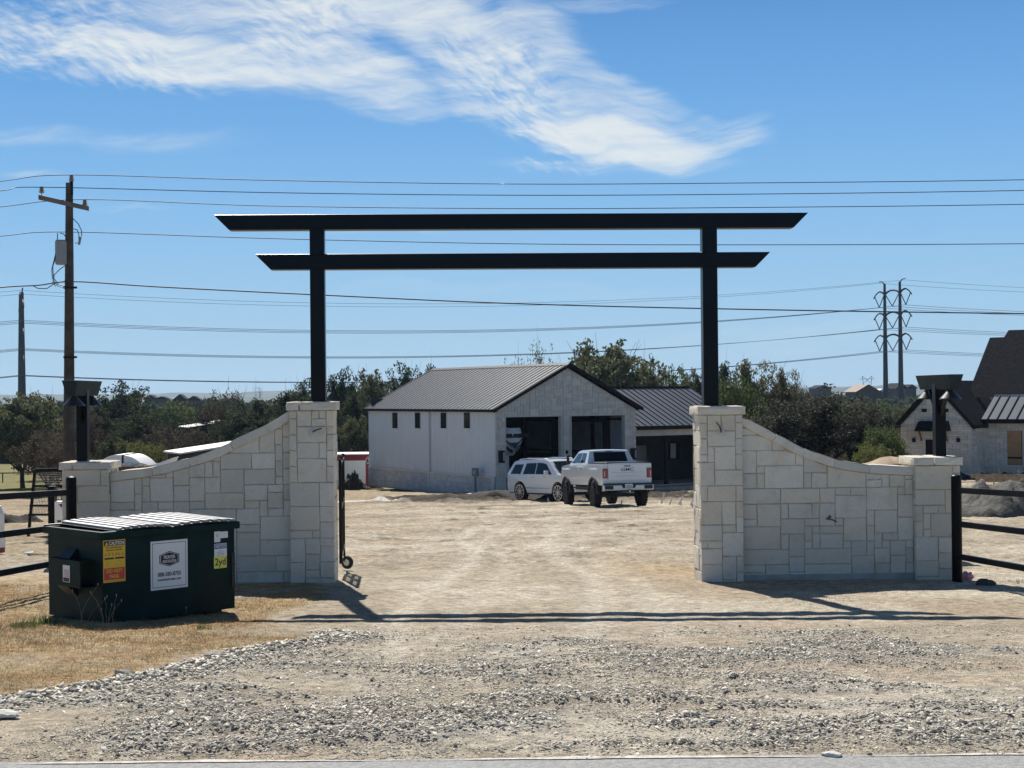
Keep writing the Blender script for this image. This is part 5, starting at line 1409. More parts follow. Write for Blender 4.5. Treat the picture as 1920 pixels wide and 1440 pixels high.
# attic vents, sconces, awning and door on the gable
for px in (1733.5, 1774):
    u_, z_ = hp(px, 769.5); MB().box(u_ - .13, u_ + .13, -.07, -.032, z_ - .09, z_ + .09).build('attic_vent', 'black_trim', hs)
for px in (1714.5, 1797.5):
    u_, z_ = hp(px, 825); MB().box(u_ - .08, u_ + .08, -.14, -.032, z_ - .11, z_ + .11).build('wall_lantern', 'black_trim', hs)
ua_, za_ = hp(1722, 789); ub_, zb2 = hp(1783, 808)
aw = MB().add([(ua_ - .02, -.02, zb2), (ub_ + .02, -.02, zb2), (ub_ + .02, -.65, zb2), (ua_ - .02, -.65, zb2), (ua_ + .1, -.02, za_), (ub_ - .1, -.02, za_), (ub_ - .1, -.35, za_ - .05), (ua_ + .1, -.35, za_ - .05)],
    [(0, 3, 2, 1), (4, 5, 6, 7), (3, 7, 6, 2), (0, 4, 7, 3), (1, 2, 6, 5), (0, 1, 5, 4)]).build('door_awning', 'black_trim', hs)
for u_ in (ua_ + .18, ub_ - .18):
    MB().tube([(u_, -.45, zb2 - .02), (u_, -.25, zb2 - .22), (u_, -.08, zb2 - .52)], .055, 4).build('corbel', 'cedar', aw)
ud_, _ = hp(1752, 860); MB().box(ud_ - .45, ud_ + .45, -.06, -.032, .0, 2.1).build('door', 'black_trim', hs, bevel=.01)
# recessed main wall with boarded window
sb = 2.3; u0_, _ = hp(1850, 850, sb); ue = gw_ + 13
s = MB(); wu0, wz1 = hp(1888, 806, sb); wu1, wz0 = hp(1917, 872, sb)
ashlar(s, ue - gw_, 3.6, (gw_, sb, -.3), (1, 0, 0), (0, -1, 0), 51, holes=[(wu0 - gw_, wu1 - gw_, wz0 + .3, wz1 + .3)], du=.2, dv=.13, joint=.014, t=.03, sizes=[(2, 1), (3, 1), (3, 2), (2, 2), (4, 1), (1, 1)])
mw = MB().box(gw_, ue, sb + .012, sb + 7, -.4, 3.4).build('main_wall', 'pale_mortar', hs); s.build('stone_veneer', HSTONE, mw)
wn = MB().box(wu0, wu1, sb - .0, sb + .005, wz0, wz1).build('window', 'black_trim', hs)
um = wu0 * .5 + wu1 * .5
MB().box(wu0 + .03, wu1 - .03, sb - .02, sb - .002, wz0 + .42, wz1 - .02).build('plywood_board', 'plywood', wn); MB().box(wu0 + .03, wu1 - .03, sb - .02, sb - .002, wz0 + .02, wz0 + .33).build('plywood_board', 'plywood', wn)
MB().box(gw_ + .05, ue, sb - .10, sb - .032, wz0 - .14, wz0 - .09).build('sill_course', 'pale_mortar', hs)
# metal porch roof
pe_u, pe = hp(1836, 787, sb - .6); _, pt_ = hp(1836, 742, sb + 1.9)
pe = min(pe, 3.1)
xa, xb = gw_ + .02, ue + .4; A = Vector((0, sb - .7, pe)); B = Vector((0, sb + 1.9, pt_))
n = Vector((0, -(B.z - A.z), B.y - A.y)).normalized(); q = lambda p, x, h: (x, p.y + n.y * h, p.z + n.z * h)
m = MB(); m.add([q(A, xa, 0), q(A, xb, 0), q(B, xb, 0), q(B, xa, 0), q(A, xa, -.08), q(A, xb, -.08), q(B, xb, -.08), q(B, xa, -.08)], [(0, 1, 2, 3), (7, 6, 5, 4), (0, 4, 5, 1), (1, 5, 6, 2), (2, 6, 7, 3), (3, 7, 4, 0)])
pr_ = m.build('porch_roof', 'slate_metal_roof', hs)
m = MB(); x = xa + .3
while x < xb:
    m.add([q(A, x - .02, .0005), q(A, x + .02, .0005), q(A, x + .02, .05), q(A, x - .02, .05), q(B, x - .02, .0005), q(B, x + .02, .0005), q(B, x + .02, .05), q(B, x - .02, .05)], [(0, 1, 2, 3), (4, 7, 6, 5), (0, 3, 7, 4), (3, 2, 6, 7), (2, 1, 5, 6)]); x += .5
m.build('standing_seam', 'black_trim', pr_)
MB().box(xa, xb, sb - .80, sb - .702, pe - .16, pe + .06).build('gutter', 'black_trim', hs)
MB().box(xa, xb, sb - .70, sb + .01, pe - .12, pe - .09).build('soffit', 'black_trim', hs)
MB().box(xa, xb, sb + 1.86, sb + 1.96, pt_ - .02, pt_ + .05).build('roof_flashing', 'galvanised', hs)
# big shingled roof
def HL(px, py, setb): u_, z_ = hp(px, py, setb); return Vector((u_, setb, z_))
y0b = sb + 1.97; A0 = HL(1812, 727, y0b); A0.z = pt_ - .05
pts_f = [Vector((A0.x, y0b, pt_ - .1)), Vector((ue + 2, y0b, pt_ - .1))]
C3 = HL(1891, 619, y0b + 3.9); C1 = HL(1856, 633, y0b + 3.4); C2 = HL(1883, 632, y0b + 3.4); zb0_ = pt_ - .1
for _ in range(4):
    C1 = HL(1856, 633, y0b + 3.9 * (C1.z - zb0_) / (C3.z - zb0_)); C2 = HL(1883, 632, y0b + 3.9 * (C2.z - zb0_) / (C3.z - zb0_))
vs = [pts_f[0], pts_f[1], (ue + 2, y0b + 3.9, C3.z), (C3.x, y0b + 3.9, C3.z), tuple(C2), tuple(C1)]
bk = [(A0.x + 8, y0b + 9, pt_ - .1), (ue + 2, y0b + 9, pt_ - .1), (ue + 2, y0b + 4.6, C3.z), (C3.x + 1.4, y0b + 4.6, C3.z), (C2.x + 1.1, y0b + 4.2, C2.z), (C1.x + 1.0, y0b + 4.2, C1.z)]
m = MB(); m.add([tuple(v) for v in vs] + bk, [(0, 1, 2), (0, 2, 3), (0, 3, 4), (0, 4, 5), (6, 8, 7), (6, 9, 8), (6, 10, 9), (6, 11, 10), (0, 5, 11, 6), (5, 4, 10, 11), (4, 3, 9, 10), (3, 2, 8, 9), (1, 7, 8, 2)])
rf = m.build('main_roof', 'shingle', hs)
# shingle courses as thin shadow-casting ledges
# form boards and stakes in front of the house
fb = thing('form_boards', 'wooden concrete form boards and stakes on the dirt before the house', 'form boards', P(1885, 925, 60).xy.to_3d(), R(-12))
fb.location.z = gz(fb.location.x, fb.location.y)
for k, (y, z) in enumerate(((0, .12), (1.6, .3), (3.6, .35))):
    MB().box(-1.0, 4.5, y, y + .04, z, z + .17).build('board', 'lumber', fb)
for k in range(9):
    x = -.9 + k * .62; y = (k % 3) * 1.7; MB().box(x, x + .05, y + .05, y + .10, -.2, .5 + .15 * (k % 2)).build('stake', 'lumber', fb)
sfa, sfb = P(1802, 903, 70), P(1990, 905, 70); zf = gz(sfa.x, 70)
sf = thing('ground_strip', 'dark blue black strip along the ground before the stone house', 'silt fence', (sfa.x, 70, zf), 0)  # low dark blue strip with stakes in front of the house
m = MB(); vs = []; rr = random.Random(6); nn_ = 40
for i in range(nn_ + 1):
    x = (sfb.x - sfa.x) * i / nn_; y = .25 * math.sin(i * .8); h = .34 + .12 * rr.random() - .1 * abs(math.sin(i * .35)); zz = gz(sfa.x + x, 70) - zf
    vs += [(x, y, zz - .2), (x, y + .05, zz + h)]
m.add(vs, [(2 * i, 2 * i + 2, 2 * i + 3, 2 * i + 1) for i in range(nn_)]); o_ = m.build('strip_face', 'strip_blue_black', sf); sd = o_.modifiers.new('solid', 'SOLIDIFY'); sd.thickness = .03
for i in range(0, nn_, 8): x = (sfb.x - sfa.x) * i / nn_; MB().box(x, x + .04, .3, .34, gz(sfa.x + x, 70) - zf - .3, gz(sfa.x + x, 70) - zf + .55).build('stake', 'lumber', sf)
# burlap sheet behind the right wing wall
def sheet(label, name, cat, px0, px1, pyt, pyb, d, depth, material, seed):
    a, b = P(px0, pyt, d), P(px1, pyt, d); w_ = b.x - a.x; zt = a.z; zb_ = P(px0, pyb, d).z; n, k = 30, 10; m = MB(); vs = []
    for j in range(k + 1):
        for i in range(n + 1):
            s_, q = i / n, j / k
            e = math.sin(math.pi * min(1, s_ * 1.05 + .02)) ** .6 * math.sin(math.pi * (.08 + .84 * q)) ** .8
            vs.append((s_ * w_, (q - .5) * depth, (zb_ - zt) + (zt - zb_) * e * (.75 + .5 * float(fbm(s_ * 5 + seed, q * 3 + seed, 3)))))
    m.add(vs, [(j * (n + 1) + i, j * (n + 1) + i + 1, (j + 1) * (n + 1) + i + 1, (j + 1) * (n + 1) + i) for j in range(k) for i in range(n)])
    bx = MB()
    t = thing(name, label, cat, (a.x, d, zt), 0)
    o = m.build('cloth', material, t); sd = o.modifiers.new('solid', 'SOLIDIFY'); sd.thickness = .02
    g_ = gz(a.x, d) - zt
    bx.box(.05, w_ - .05, -depth * .42, depth * .42, g_, zb_ - zt + .02); bx.build('pallet_stack', 'lumber', t)
sheet('tan cloth draped over a stack just behind the right curved wall', 'covered_stack', 'covered stack', 1634, 1724, 857, 872, 24.5, 1.0, 'tan_sheet', 4)

# pvc stubs and rebar on the pad right of the truck
def stubs():
    pr_ = [(1258, 905, 921, 0), (1239, 926, 946, .35), (1254, 936, 948, .5), (1271, 931, 948, .6), (1275, 941, 950, .3), (1293, 935, 950, .5), (1298, 944, 952, .1), (1025, 933, 941, .5), (1031, 935, 942, -.6), (1102, 933, 940, .4), (1165, 938, 946, .2)]
    for i, (px, yt, yb, ln) in enumerate(pr_):
        p = ground_hit(px, yb); h = (yb - yt) * p.y / F * 1.05
        lab = ['upright pale stake on the pad, tallest right of the truck', 'tilted pale pipe stub nearest the truck bumper', 'short slanted pipe stub second from the truck', 'long leaning white pipe stub in the middle of the group', 'low white pipe end at the foot of the long leaning stub',
               'leaning pipe stub beside the right gate pillar', 'low pipe end lying on the ground nearest the right gate pillar', 'slanted pale stub seen under the white SUV', 'second small pale stub seen under the white SUV', 'pale stub seen between the truck wheels', 'pale stub under the rear of the truck'][i]
        t = MB().tube([(0, 0, -.05), (h * ln * .9, 0, h)], .032, 8).build('pipe_stub', 'pvc' if i else 'lumber', loc=p); tag(t, lab, 'pipe', 'pipe stubs and stakes on the pad')
stubs()

# ================================================================ LEFT BACKGROUND OBJECTS
def long_shed(label, pts, d0, d1, h, material, name='shed'):
    """low building whose roof strip is seen; pts: roof near-left, near-right top edge pixels"""
    (x0, y0), (x1, y1) = pts; a, b = P(x0, y0, d0), P(x1, y1, d1); dv_ = Vector((b.x - a.x, b.y - a.y, 0)); Ls = dv_.length; an = math.atan2(dv_.y, dv_.x)
    zg = min(gz(a.x, a.y), gz(b.x, b.y)) - .3; t = thing(name, label, 'shed', (a.x, a.y, zg), an)
    z0, z1 = a.z - zg, b.z - zg; wd = .7
    MB().add([(-.3, -.2, z0 - .10), (Ls + .3, -.2, z1 - .10), (Ls + .3, wd, z1), (-.3, wd, z0), (-.3, -.2, z0 - .18), (Ls + .3, -.2, z1 - .18), (Ls + .3, wd, z1 - .08), (-.3, wd, z0 - .08)],
             [(0, 1, 2, 3), (7, 6, 5, 4), (0, 4, 5, 1), (1, 5, 6, 2), (2, 6, 7, 3), (3, 7, 4, 0)]).build('roof', material, t)
    MB().add([(0, .3, 0), (Ls, .3, 0), (Ls, .3, z1 - .33), (0, .3, z0 - .33), (0, wd - .3, 0), (Ls, wd - .3, 0), (Ls, wd - .1, z1 - .2), (0, wd - .1, z0 - .2)],
             [(0, 1, 2, 3), (5, 4, 7, 6), (1, 5, 6, 2), (4, 0, 3, 7), (3, 2, 6, 7)]).build('wall', 'interior_dark', t)  # wall coloured dark for the shade under the roof
    return t
long_shed('long low shed with a bright white roof just above the left curved wall', ((335, 845), (452, 827)), 76, 86, 3, 'tarp_white')
long_shed('far narrow shed roof glimpsed through bare trees, upper of the two white roofs', ((350, 799), (430, 786)), 128, 140, 3, 'transformer_grey')
# trash trailer heaped with white sheeting
def trailer():
    d = 44; a = P(172, 880, d); b = P(272, 880, d); w_ = b.x - a.x; zg = gz(a.x, d)
    t = thing('trash_trailer', 'trailer heaped with curved white sheets, seen above the left end of the wall', 'trailer', (a.x, d, zg), 0)
    zt = P(220, 853, d).z - zg; zb_ = P(220, 875, d).z - zg
    m = MB(); m.box(w_ * .35, w_ * 1.0, 0, 2.2, .5, zb_); m.build('bed', 'brown_board', t)
    for x in (w_ * .45, w_ * .9): MB().lathe([(.2, -.1), (.33, -.1), (.33, .1), (.2, .1)], (x, 1.1, .33), 16, 'x').build('wheel', 'rubber', t)
    for (x0, x1, zz, yy, nm) in ((0.0, w_ * .56, zt, .8, 'dome'), (w_ * .60, w_ * 1.0, zt - .02, .9, 'dome')):
        m = MB(); vs = []; n = 18
        for i in range(n + 1):
            q = i / n
            if x0 < .01: z = zb_ - .15 + (zz - zb_ + .15) * math.sin(math.pi * .5 * min(1, q * 1.25)) ** .8
            else: z = zb_ - .1 + (zz - zb_ + .1) * math.cos(math.pi * .5 * q) ** .7
            x = x0 + (x1 - x0) * q; vs += [(x, 0, z), (x, 1.6, z)]
        m.add(vs, [(2 * i, 2 * i + 2, 2 * i + 3, 2 * i + 1) for i in range(n)])
        for sgn_y in (0,):
            vs2 = [(vs[2 * i][0], .02, vs[2 * i][2]) for i in range(n + 1)] + [(x1, .02, zb_ - .3), (x0, .02, zb_ - .3)]
            m.add(vs2, [tuple(range(len(vs2)))])
        o = m.build('white_sheet', 'tarp_white', t)
    m = MB(); rr = random.Random(8)
    for k in range(9):
        x = w_ * (.42 + .06 * k); q = MB(); h = rr.uniform(.02, .14)
        m.add([(x, -.1, zb_ + h), (x + .22, -.12, zb_ + rr.uniform(-.05, .16)), (x + .26, .1, zb_ + rr.uniform(0, .1)), (x + .04, .15, zb_ + rr.uniform(0, .2))], [(0, 1, 2, 3), (3, 2, 1, 0)])
    m.build('crumpled_film', 'tarp_white', t)
trailer()
def panel():
    d = 42; q = [P(x, y, d) for x, y in ((276, 876), (322, 859), (316, 872), (276, 884))]; o = q[0].copy(); zg = gz(o.x, d)
    t = thing('foam_board_stack', 'stack of boards with a pale triangular board on top, above the wall curve', 'boards', (o.x, d, zg), 0)
    r_ = [v - Vector((o.x, d, zg)) for v in q]
    MB().prism([tuple(v) for v in r_], (0, .9, .02)).build('tilted_board', 'tarp_white', t)
    MB().box(-.02, .75, .02, .9, 0, r_[3].z - .02).build('stack', 'lumber', t)
panel()
def left_tank():
    d = 27.5; a = P(-14, 1040, d); zg = gz(a.x, d); top = P(0, 944, d).z - zg; r = (P(9, 1000, d).x - a.x)
    t = thing('white_barrel', 'white plastic barrel with a dark red base cut off by the left photo edge', 'barrel', (a.x, d, zg), 0)
    MB().lathe([(r, .10), (r, top * .42), (r * .93, top * .45), (r * .93, top * .8), (r * .7, top * .95), (r * .2, top), (.01, top)], (0, 0, 0), 28).build('drum', 'tarp_white', t, smooth=False)
    MB().lathe([(r * .96, 0), (r * .98, .10), (.02, .11)], (0, 0, 0), 28).build('base', 'red_metal', t)
left_tank()
# pale litter
for px, py, lab in ((54, 1041, 'small white scrap lying on the dirt left of the dumpster'), (888, 928, 'white bent sheet lying in the mud before the garage wall')):
    p = ground_hit(px, py); s_ = .07 if py > 1000 else .5
    o = MB().add([(-s_ * 1.3, -.3 * s_, .02), (s_ * 1.2, -.2 * s_, .03), (s_, .4 * s_, .28 * s_ + .03), (-s_ * .6, .35 * s_, .05), (-s_ * 1.3, -.3 * s_, .0), (s_ * 1.2, -.2 * s_, .0), (s_, .4 * s_, .0), (-s_ * .6, .35 * s_, .0)], [(0, 1, 2, 3), (4, 7, 6, 5), (0, 4, 5, 1), (1, 5, 6, 2), (2, 6, 7, 3), (3, 7, 4, 0)]).build('litter', 'tarp_white', loc=p + Vector((0, 0, .02)))
    tag(o, lab, 'litter')
def pink():
    p = ground_hit(1815, 1088); import bmesh
    me = bpy.data.meshes.new('litter'); bm = bmesh.new(); bmesh.ops.create_icosphere(bm, subdivisions=3, radius=.075); rr = random.Random(2)
    for v in bm.verts: v.co *= .8 + .5 * rr.random(); v.co.z *= .75
    bm.to_mesh(me); bm.free(); me.materials.append(MATS['pink_paper']); o = bpy.data.objects.new('litter', me); col.objects.link(o); o.location = p + Vector((0, .05, .05))
    tag(o, 'crumpled pink and white paper ball beside the right fence post', 'litter')
pink()
# far field fence
ff = P(5, 890, 118); t = thing('field_fence', 'thin pipe fence across the grassy field at far left', 'fence', (ff.x, 118, gz(ff.x, 118)), 0)
zr_ = P(5, 887, 118).z - gz(ff.x, 118)
MB().tube([(-14, 0, zr_), (4.2, 0, zr_)], .05, 5).build('top_rail', 'pole_grey_wood', t)
for x in (-10, -5, 0): MB().tube([(x, 0, -.2), (x, 0, zr_)], .05, 5).build('post', 'weathered_wood', t)

# ================================================================ UTILITY POLE AND WIRES
UD = 42.0
ub_ = P(130, 860, UD); ug = gz(ub_.x, UD); utop = P(130, 343, UD)
up = thing('utility_pole', 'wooden utility pole with crossarm and grey transformer behind the left lamp post', 'utility pole', (ub_.x, UD, ug), 0)
def UL(px, py, dd=0.0):
    p = P(px, py, UD + dd) ; return (p.x - ub_.x, dd, p.z - ug)
H_ = utop.z - ug
tx = utop.x - ub_.x
MB().tube([(0.0, 0, -.3), (0.0, 0, H_ * .3), (tx * .6, 0, H_ * .7), (tx, 0, H_)], [.165, .155, .125, .098], 14).build('pole', 'weathered_wood', up, smooth=False)
a2 = Vector(UL(73, 370, -.80)); b2 = Vector(UL(166, 391, .30))
m = MB(); up_ = Vector((0, 0, .065)); sd_ = Vector((.0, .05, 0))
m.add([a2 - up_ - sd_, b2 - up_ - sd_, b2 + up_ - sd_, a2 + up_ - sd_, a2 - up_ + sd_, b2 - up_ + sd_, b2 + up_ + sd_, a2 + up_ + sd_], [(0, 1, 2, 3), (5, 4, 7, 6), (0, 4, 5, 1), (3, 2, 6, 7), (1, 5, 6, 2), (4, 0, 3, 7)])
m.build('crossarm', 'pole_grey_wood', up)
def insul(c, label=None):
    o = MB().lathe([(.012, -.10), (.012, 0), (.05, .0), (.085, .035), (.04, .05), (.08, .085), (.035, .10), (.065, .135), (.04, .165), (.03, .18)], c, 14).build('insulator', 'porcelain', up, smooth=False)
Q1 = Vector(UL(134, 340, -.05)); Q2 = Vector(UL(78, 362, -.85)); Q3 = Vector(UL(159, 386, .2))
for q_ in (Q1, Q2, Q3): insul(tuple(q_))
MB().box(tx + .03, tx + .11, -.08, 0, H_ - .35, H_ + .12).build('top_bracket', 'black_trim', up)
tz0 = UL(118, 497)[2]; tz1 = UL(118, 451)[2]; cx_ = UL(117, 470)[0]
MB().lathe([(.14, tz0), (.165, tz0 + .04), (.165, tz1 - .04), (.14, tz1)], (cx_, -.12, 0), 18).build('transformer', 'transformer_grey', up, smooth=False)
for i_, ln in enumerate(([(108, 437), (107, 465), (97, 505), (98, 522), (108, 536), (122, 540)], [(110, 463), (99, 500), (100, 520), (110, 534), (122, 537)], [(122, 498), (112, 505), (102, 515), (99, 530), (105, 537)],
           [(113, 437), (120, 439), (124, 446)], [(137, 410), (147, 420), (153, 433), (153, 443)], [(138, 429), (145, 431), (148, 440), (148, 455), (141, 456)],
           [(60, 535), (72, 541), (88, 541), (105, 530), (124, 527)])):
    MB().tube([UL(x, y, -.22) for x, y in ln], .013, 5).build('lead_wire', 'cable', up)
MB().tube([UL(151, 444, -.22), UL(148, 459, -.22)], .035, 8).build('fuse_cutout', 'porcelain', up)
for y_ in (540, 670): 
    c_ = Vector(UL(130, y_)); MB().box(c_.x - .12, c_.x + .26, -.17, -.13, c_.z - .03, c_.z + .03).build('step_bracket', 'black_trim', up)
def wire(label, pts, r=.012, name='power_line', mt='cable', group='overhead power lines'):
    """pts: (px, py, depth) control points joined by a smooth sagging curve"""
    Pp = [P(*p) for p in pts]
    out = []
    n = len(Pp)
    for i in range(n - 1):
        p0, p1, p2, p3 = Pp[max(i - 1, 0)], Pp[i], Pp[i + 1], Pp[min(i + 2, n - 1)]
        for k in range(8):
            t_ = k / 8
            out.append(.5 * ((2 * p1) + (p2 - p0) * t_ + (2 * p0 - 5 * p1 + 4 * p2 - p3) * t_ ** 2 + (3 * p1 - p0 - 3 * p2 + p3) * t_ ** 3))
    out.append(Pp[-1]); o0 = out[0]
    o = MB().tube([q - o0 for q in out], r, 5).build(name, mt, None, smooth=True, loc=o0)
    return tag(o, label, 'power line', group)
wire('topmost thin power line, tied to the insulator on the pole top', [(-700, 420, 30), (-250, 372, 37), (0, 340, 40.5), (134, 328, 41.9), (500, 338, 42), (960, 345, 42), (1400, 343, 42), (1920, 337, 42), (2500, 322, 42)], .012)
wire('second thin power line from the top, tied to the left end of the crossarm', [(-700, 430, 29), (-250, 386, 35.5), (0, 358, 39.5), (78, 351, 41.1), (500, 361, 41.2), (960, 366, 41.2), (1400, 364, 41.2), (1920, 357, 41.2), (2500, 342, 41.2)], .012)
wire('third thin power line, tied to the right end of the crossarm', [(-700, 465, 30), (-250, 417, 37), (0, 388, 41), (159, 374, 42.2), (500, 386, 42.3), (960, 391, 42.3), (1400, 389, 42.3), (1920, 383, 42.3), (2500, 368, 42.3)], .012)
wire('thin power line passing just under the top beam of the gate arch', [(-700, 528, 30), (-250, 472, 37), (0, 443, 40.5), (130, 435, 41.8), (500, 447, 41.8), (960, 457, 41.8), (1400, 459, 41.8), (1920, 457, 41.8), (2500, 450, 41.8)], .012)
wire('thick dark cable sagging to the right from the middle of the utility pole', [(-700, 610, 30), (-250, 563, 37), (0, 539, 41), (70, 535, 41.5), (140, 528, 41.8), (300, 538, 41.8), (600, 553, 41.8), (960, 569, 41.8), (1400, 580, 41.8), (1920, 588, 41.8), (2500, 594, 41.8)], .019)

# transmission structures
def tower(label, o, ang, htop, arm_z):
    t = thing('transmission_tower', label, 'transmission tower', o, ang, 'steel transmission towers')
    sp = 3.75
    for s_ in (-1, 1):
        MB().tube([(s_ * sp, 0, -1), (s_ * sp, 0, htop * .5), (s_ * sp, 0, htop)], [.78, .58, .33], 12).build('pole', 'tower_steel', t)
        MB().tube([(s_ * sp, 0, htop - .2), (s_ * (sp + 1.2), 0, htop + .6), (s_ * (sp + 2.6), 0, htop + .7)], .16, 5).build('ground_wire_arm', 'tower_steel', t)
    for z in arm_z:
        for (xa, xb) in ((-sp - 5.6, -sp), (-sp, sp), (sp, sp + 5.6)):
            ins = .5; mid = (xa + xb) / 2; hw = (xb - xa) / 2
            pts = [(mid + hw * q, 0, z + 1.0 * (1 - abs(q) ** 2.2) - (0 if abs(mid) < .1 else .7 * max(0, q * (1 if mid > 0 else -1)))) for q in (-1, -.6, -.2, .2, .6, 1)]
            MB().tube(pts, [.26 if abs(mid) < .1 or (mid > 0) == (k < 3) else .17 for k in range(6)], 6).build('arm', 'tower_steel', t)
            zl = z - 3.3
            MB().tube([(mid - hw * .86, 0, z - .1), (mid, 0, zl)], .13, 5).build('insulator_string', 'tower_steel', t)
            MB().tube([(mid + hw * .86, 0, z - .1), (mid, 0, zl)], .13, 5).build('insulator_string', 'tower_steel', t)
    return t
TR = P(1675, 740, 396); TL = P(41, 740, 330)
td = Vector((TR.x - TL.x, TR.y - TL.y, 0)); tang = math.atan2(td.y, td.x) + math.pi / 2
def zat(px, py, d): return P(px, py, d).z
gR, gL = gz(TR.x, 396) , gz(TL.x, 330)
armsR = [zat(1675, y, 396) - gR for y in (551, 592, 634)]
armsL = [zat(41, y, 330) - gL for y in (575, 627, 676)]
tower('twin-pole steel transmission tower standing left of the house', (TR.x, TR.y, gR), tang, zat(1675, 530, 396) - gR, armsR)
tower('twin-pole steel transmission tower seen edge-on at far left, one pole behind the other', (TL.x, TL.y, gL), tang + .07, zat(41, 550, 330) - gL, armsL)
tn = Vector((-math.sin(tang), math.cos(tang), 0)); tu = Vector((math.cos(tang), math.sin(tang), 0))
levels = ['upper', 'middle', 'lower']
for li in range(3):
    for ci, off in enumerate((-6.55, 0, 6.55)):
        A = Vector((TL.x, TL.y, gL + armsL[li] - 3.35)) + tu * off; B = Vector((TR.x, TR.y, gR + armsR[li] - 3.35)) + tu * off
        span = (B - A); pts = []
        for k in range(-8, 33):
            q = k / 20.0; p = A + span * q; qq = q if 0 <= q <= 1 else (q + 1 if q < 0 else q - 1)
            sag = 4.3 * 4 * qq * (1 - qq); p = p - Vector((0, 0, sag)); pts.append(p)
        o0 = pts[0]
        nm = ['nearest', 'central', 'farthest'][ci if tu.y > 0 else 2 - ci]
        o = MB().tube([q_ - o0 for q_ in pts], .062, 4).build('transmission_line', 'far_cable', None, loc=o0)
        tag(o, f'{nm} of the three {levels}-level conductors strung between the two steel towers', 'power line', 'far transmission conductors')
for s_ in (-1, 1):
    A = Vector((TL.x, TL.y, zat(41, 548, 330))) + tu * s_ * 6; B = Vector((TR.x, TR.y, zat(1675, 528, 396))) + tu * s_ * 6; pts = []
    for k in range(-8, 33):
        q = k / 20.0; qq = q if 0 <= q <= 1 else (q + 1 if q < 0 else q - 1); pts.append(A + (B - A) * q - Vector((0, 0, 4.5 * 4 * qq * (1 - qq))))
    o = MB().tube([q_ - pts[0] for q_ in pts], .045, 4).build('shield_wire', 'far_cable', None, loc=pts[0]); tag(o, ('nearer' if s_ * tu.y < 0 else 'farther') + ' faint shield wire strung between the tops of the steel towers', 'power line', 'far shield wires')

